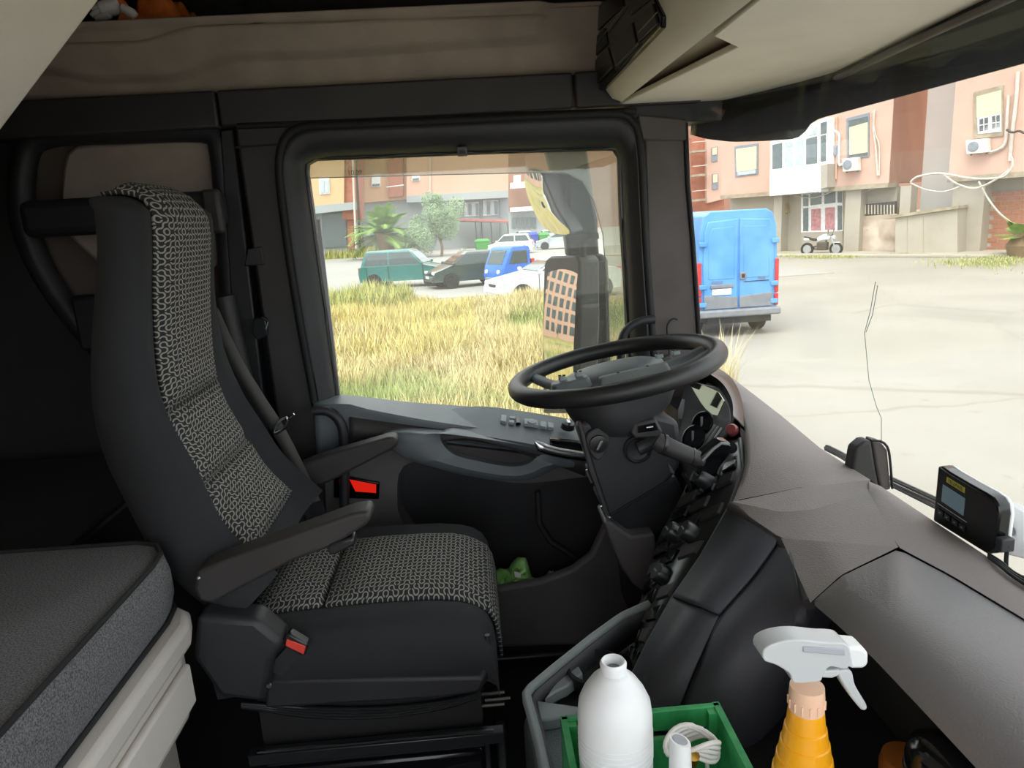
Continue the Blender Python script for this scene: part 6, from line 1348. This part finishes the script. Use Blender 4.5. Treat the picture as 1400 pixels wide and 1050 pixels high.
for s in (-1, 1): MB().tube([V((.42, s*.3, 1.0)), V((.45, s*.36, 1.18))], .012, 6).build('mirror_stem', 'iron', mk); MB().box((.45, s*.38, 1.2), (.02, .12, .07)).build('mirror', 'iron', mk, bevel=.01)
q = P(1122, 349, Z=GZ); place(mk, (q.x, q.y, GZ), math.atan2(fd.y, fd.x)+.15, 1.05)
# ---- truck's own door mirrors on the outside
dm = thing('door_mirrors', 'black door mirror pair of the truck outside the driver window', 'mirror', P(800, 450, Y=2.25))
def MP(lst, Y): return LP(lst, Y=Y)
# main mirror: housing and glass turned towards the rear
mo = P(768, 425, Y=2.18); mnrm = (V((-1, .30, .01)).normalized()-ray(768, 412).normalized()).normalized()
def mq(x, y, off=0): return PP(x, y, mo+mnrm*off, mnrm)
gl_ = [(748, 360), (752, 357), (784, 357), (788, 362), (788, 440), (784, 520), (776, 560), (748, 560), (745, 470), (746, 400)]
mg = resample([mq(x, y) for x, y in gl_], 40, True); mc_ = sum(mg, V())/40
MB().loft([[mc_+(p-mc_)*s_-mnrm*(((p-mc_)*s_).length_squared/3.2-.008) for p in mg] for s_ in (1, .9, .8, .7, .6, .5, .4, .3, .2, .1, .01)], cap=False).build('main_mirror_glass', 'mirror', dm, smooth=80)
hs = [(743, 362), (746, 354), (752, 350), (786, 349), (792, 356), (793, 440), (790, 520), (782, 566), (742, 566), (741, 470), (742, 400)]
MB().prism([mq(x, y, -.005) for x, y in hs], V((.07, .035, 0)), .98).build('main_mirror_housing', 'mirror_arm', dm, bevel=.008)
MB().prism(MP([(789, 352), (826, 346), (832, 356), (834, 400), (836, 520), (832, 570), (788, 570), (790, 470)], 2.20), (0, .07, 0)).build('mirror_case', 'mirror_arm', dm, bevel=.015, seg=3)
MB().prism(MP([(792, 362), (828, 356), (832, 390), (792, 392)], 2.196), (0, .01, 0)).build('case_panel', 'frame_grey_dark', dm, bevel=.004)
# wide angle mirror
m2o = P(750, 280, Y=2.16); m2n = (V((-.94, .26, -.16)).normalized()-ray(748, 280).normalized()).normalized()
def mq2(x, y, off=0): return PP(x, y, m2o+m2n*off, m2n)
g2_ = catmull([mq2(x, y) for x, y in ((717, 240), (722, 233), (738, 236), (748, 258), (760, 285), (774, 308), (779, 318), (772, 321), (752, 317), (738, 304), (725, 278), (718, 256))], 40, True)
c2_ = sum(g2_, V())/40
MB().loft([g2_, [c2_+(p-c2_)*.6+m2n*.0035 for p in g2_], [c2_+(p-c2_)*.1+m2n*.0052 for p in g2_]], cap=False).build('wide_mirror_glass', 'mirror', dm, smooth=70)
MB().prism([c2_+(p-c2_)*1.05-m2n*.004 for p in g2_], V((.05, .05, .0)), .9).build('wide_mirror_housing', 'mirror_arm', dm, bevel=.006)
MB().prism(MP([(742, 190), (800, 185), (808, 240), (816, 300), (820, 352), (776, 352), (770, 300), (760, 260)], 2.22), (0, .06, 0)).build('upper_arm', 'mirror_arm', dm, bevel=.01)
MB().prism(MP([(775, 250), (806, 244), (818, 300), (818, 322), (776, 322)], 2.19), (0, .05, 0)).build('arm_cover', 'mirror_arm', dm, bevel=.012)
MB().tube(catmull(MP([(798, 352), (797, 336), (804, 325), (818, 322)], 2.17), 12), .010, 8).build('arm_hose', 'rubber', dm, smooth=60)
MB().bb((P(800, 200, Y=2.2).x-.05, 1.98, .22), (P(800, 200, Y=2.2).x+.1, 2.28, .32)).build('arm_bracket', 'mirror_arm', dm, bevel=.02)
# block seen only in the mirrors, beyond the rear of the field
mbb = thing('rear_apartment_block', 'tall pinkish apartment block reflected in the driver door mirror', 'building', (-46, 15, GZ))
BO = V((-46, 3, GZ)); bd_ = V((.25, .97, 0)).normalized(); bn_ = V((.97, -.25, 0))
MB().prism([BO, BO+bd_*26, BO+bd_*26-bn_*10, BO-bn_*10], (0, 0, 20)).build('block_wall', 'far_pink', mbb)
pr_ = None
for r in range(8):
    for c in range(12):
        p = BO+bd_*(1.0+c*2.1)+V((0, 0, 1.2+r*2.3)); 
        if pr_ is None: pr_ = MB().prism([p, p+bd_*1.3, p+bd_*1.3-bn_*.1, p-bn_*.1], (0, 0, 1.6)).build('window', 'car_glass', mbb); pr_.location += bn_*.05; p0_ = p.copy()
        else: o = pr_.copy(); COL.objects.link(o); o.parent = mbb; o.matrix_parent_inverse = pr_.matrix_parent_inverse.copy(); o.location = p-p0_+bn_*.05
# white carrier bag lying in the grass, concrete block close to the truck
cl_ = P(513, 525, Z=GZ+.35); tag(MB().lathe([(.0001, 0), (.22, .0), (.25, .1), (.12, .2), (.0001, .22)], cl_-V((0, 0, .2)), (0, .3, 1), 9).build('litter_bag', 'bag_white', smooth=0), 'white plastic litter bag lying in the tall grass', 'bag')
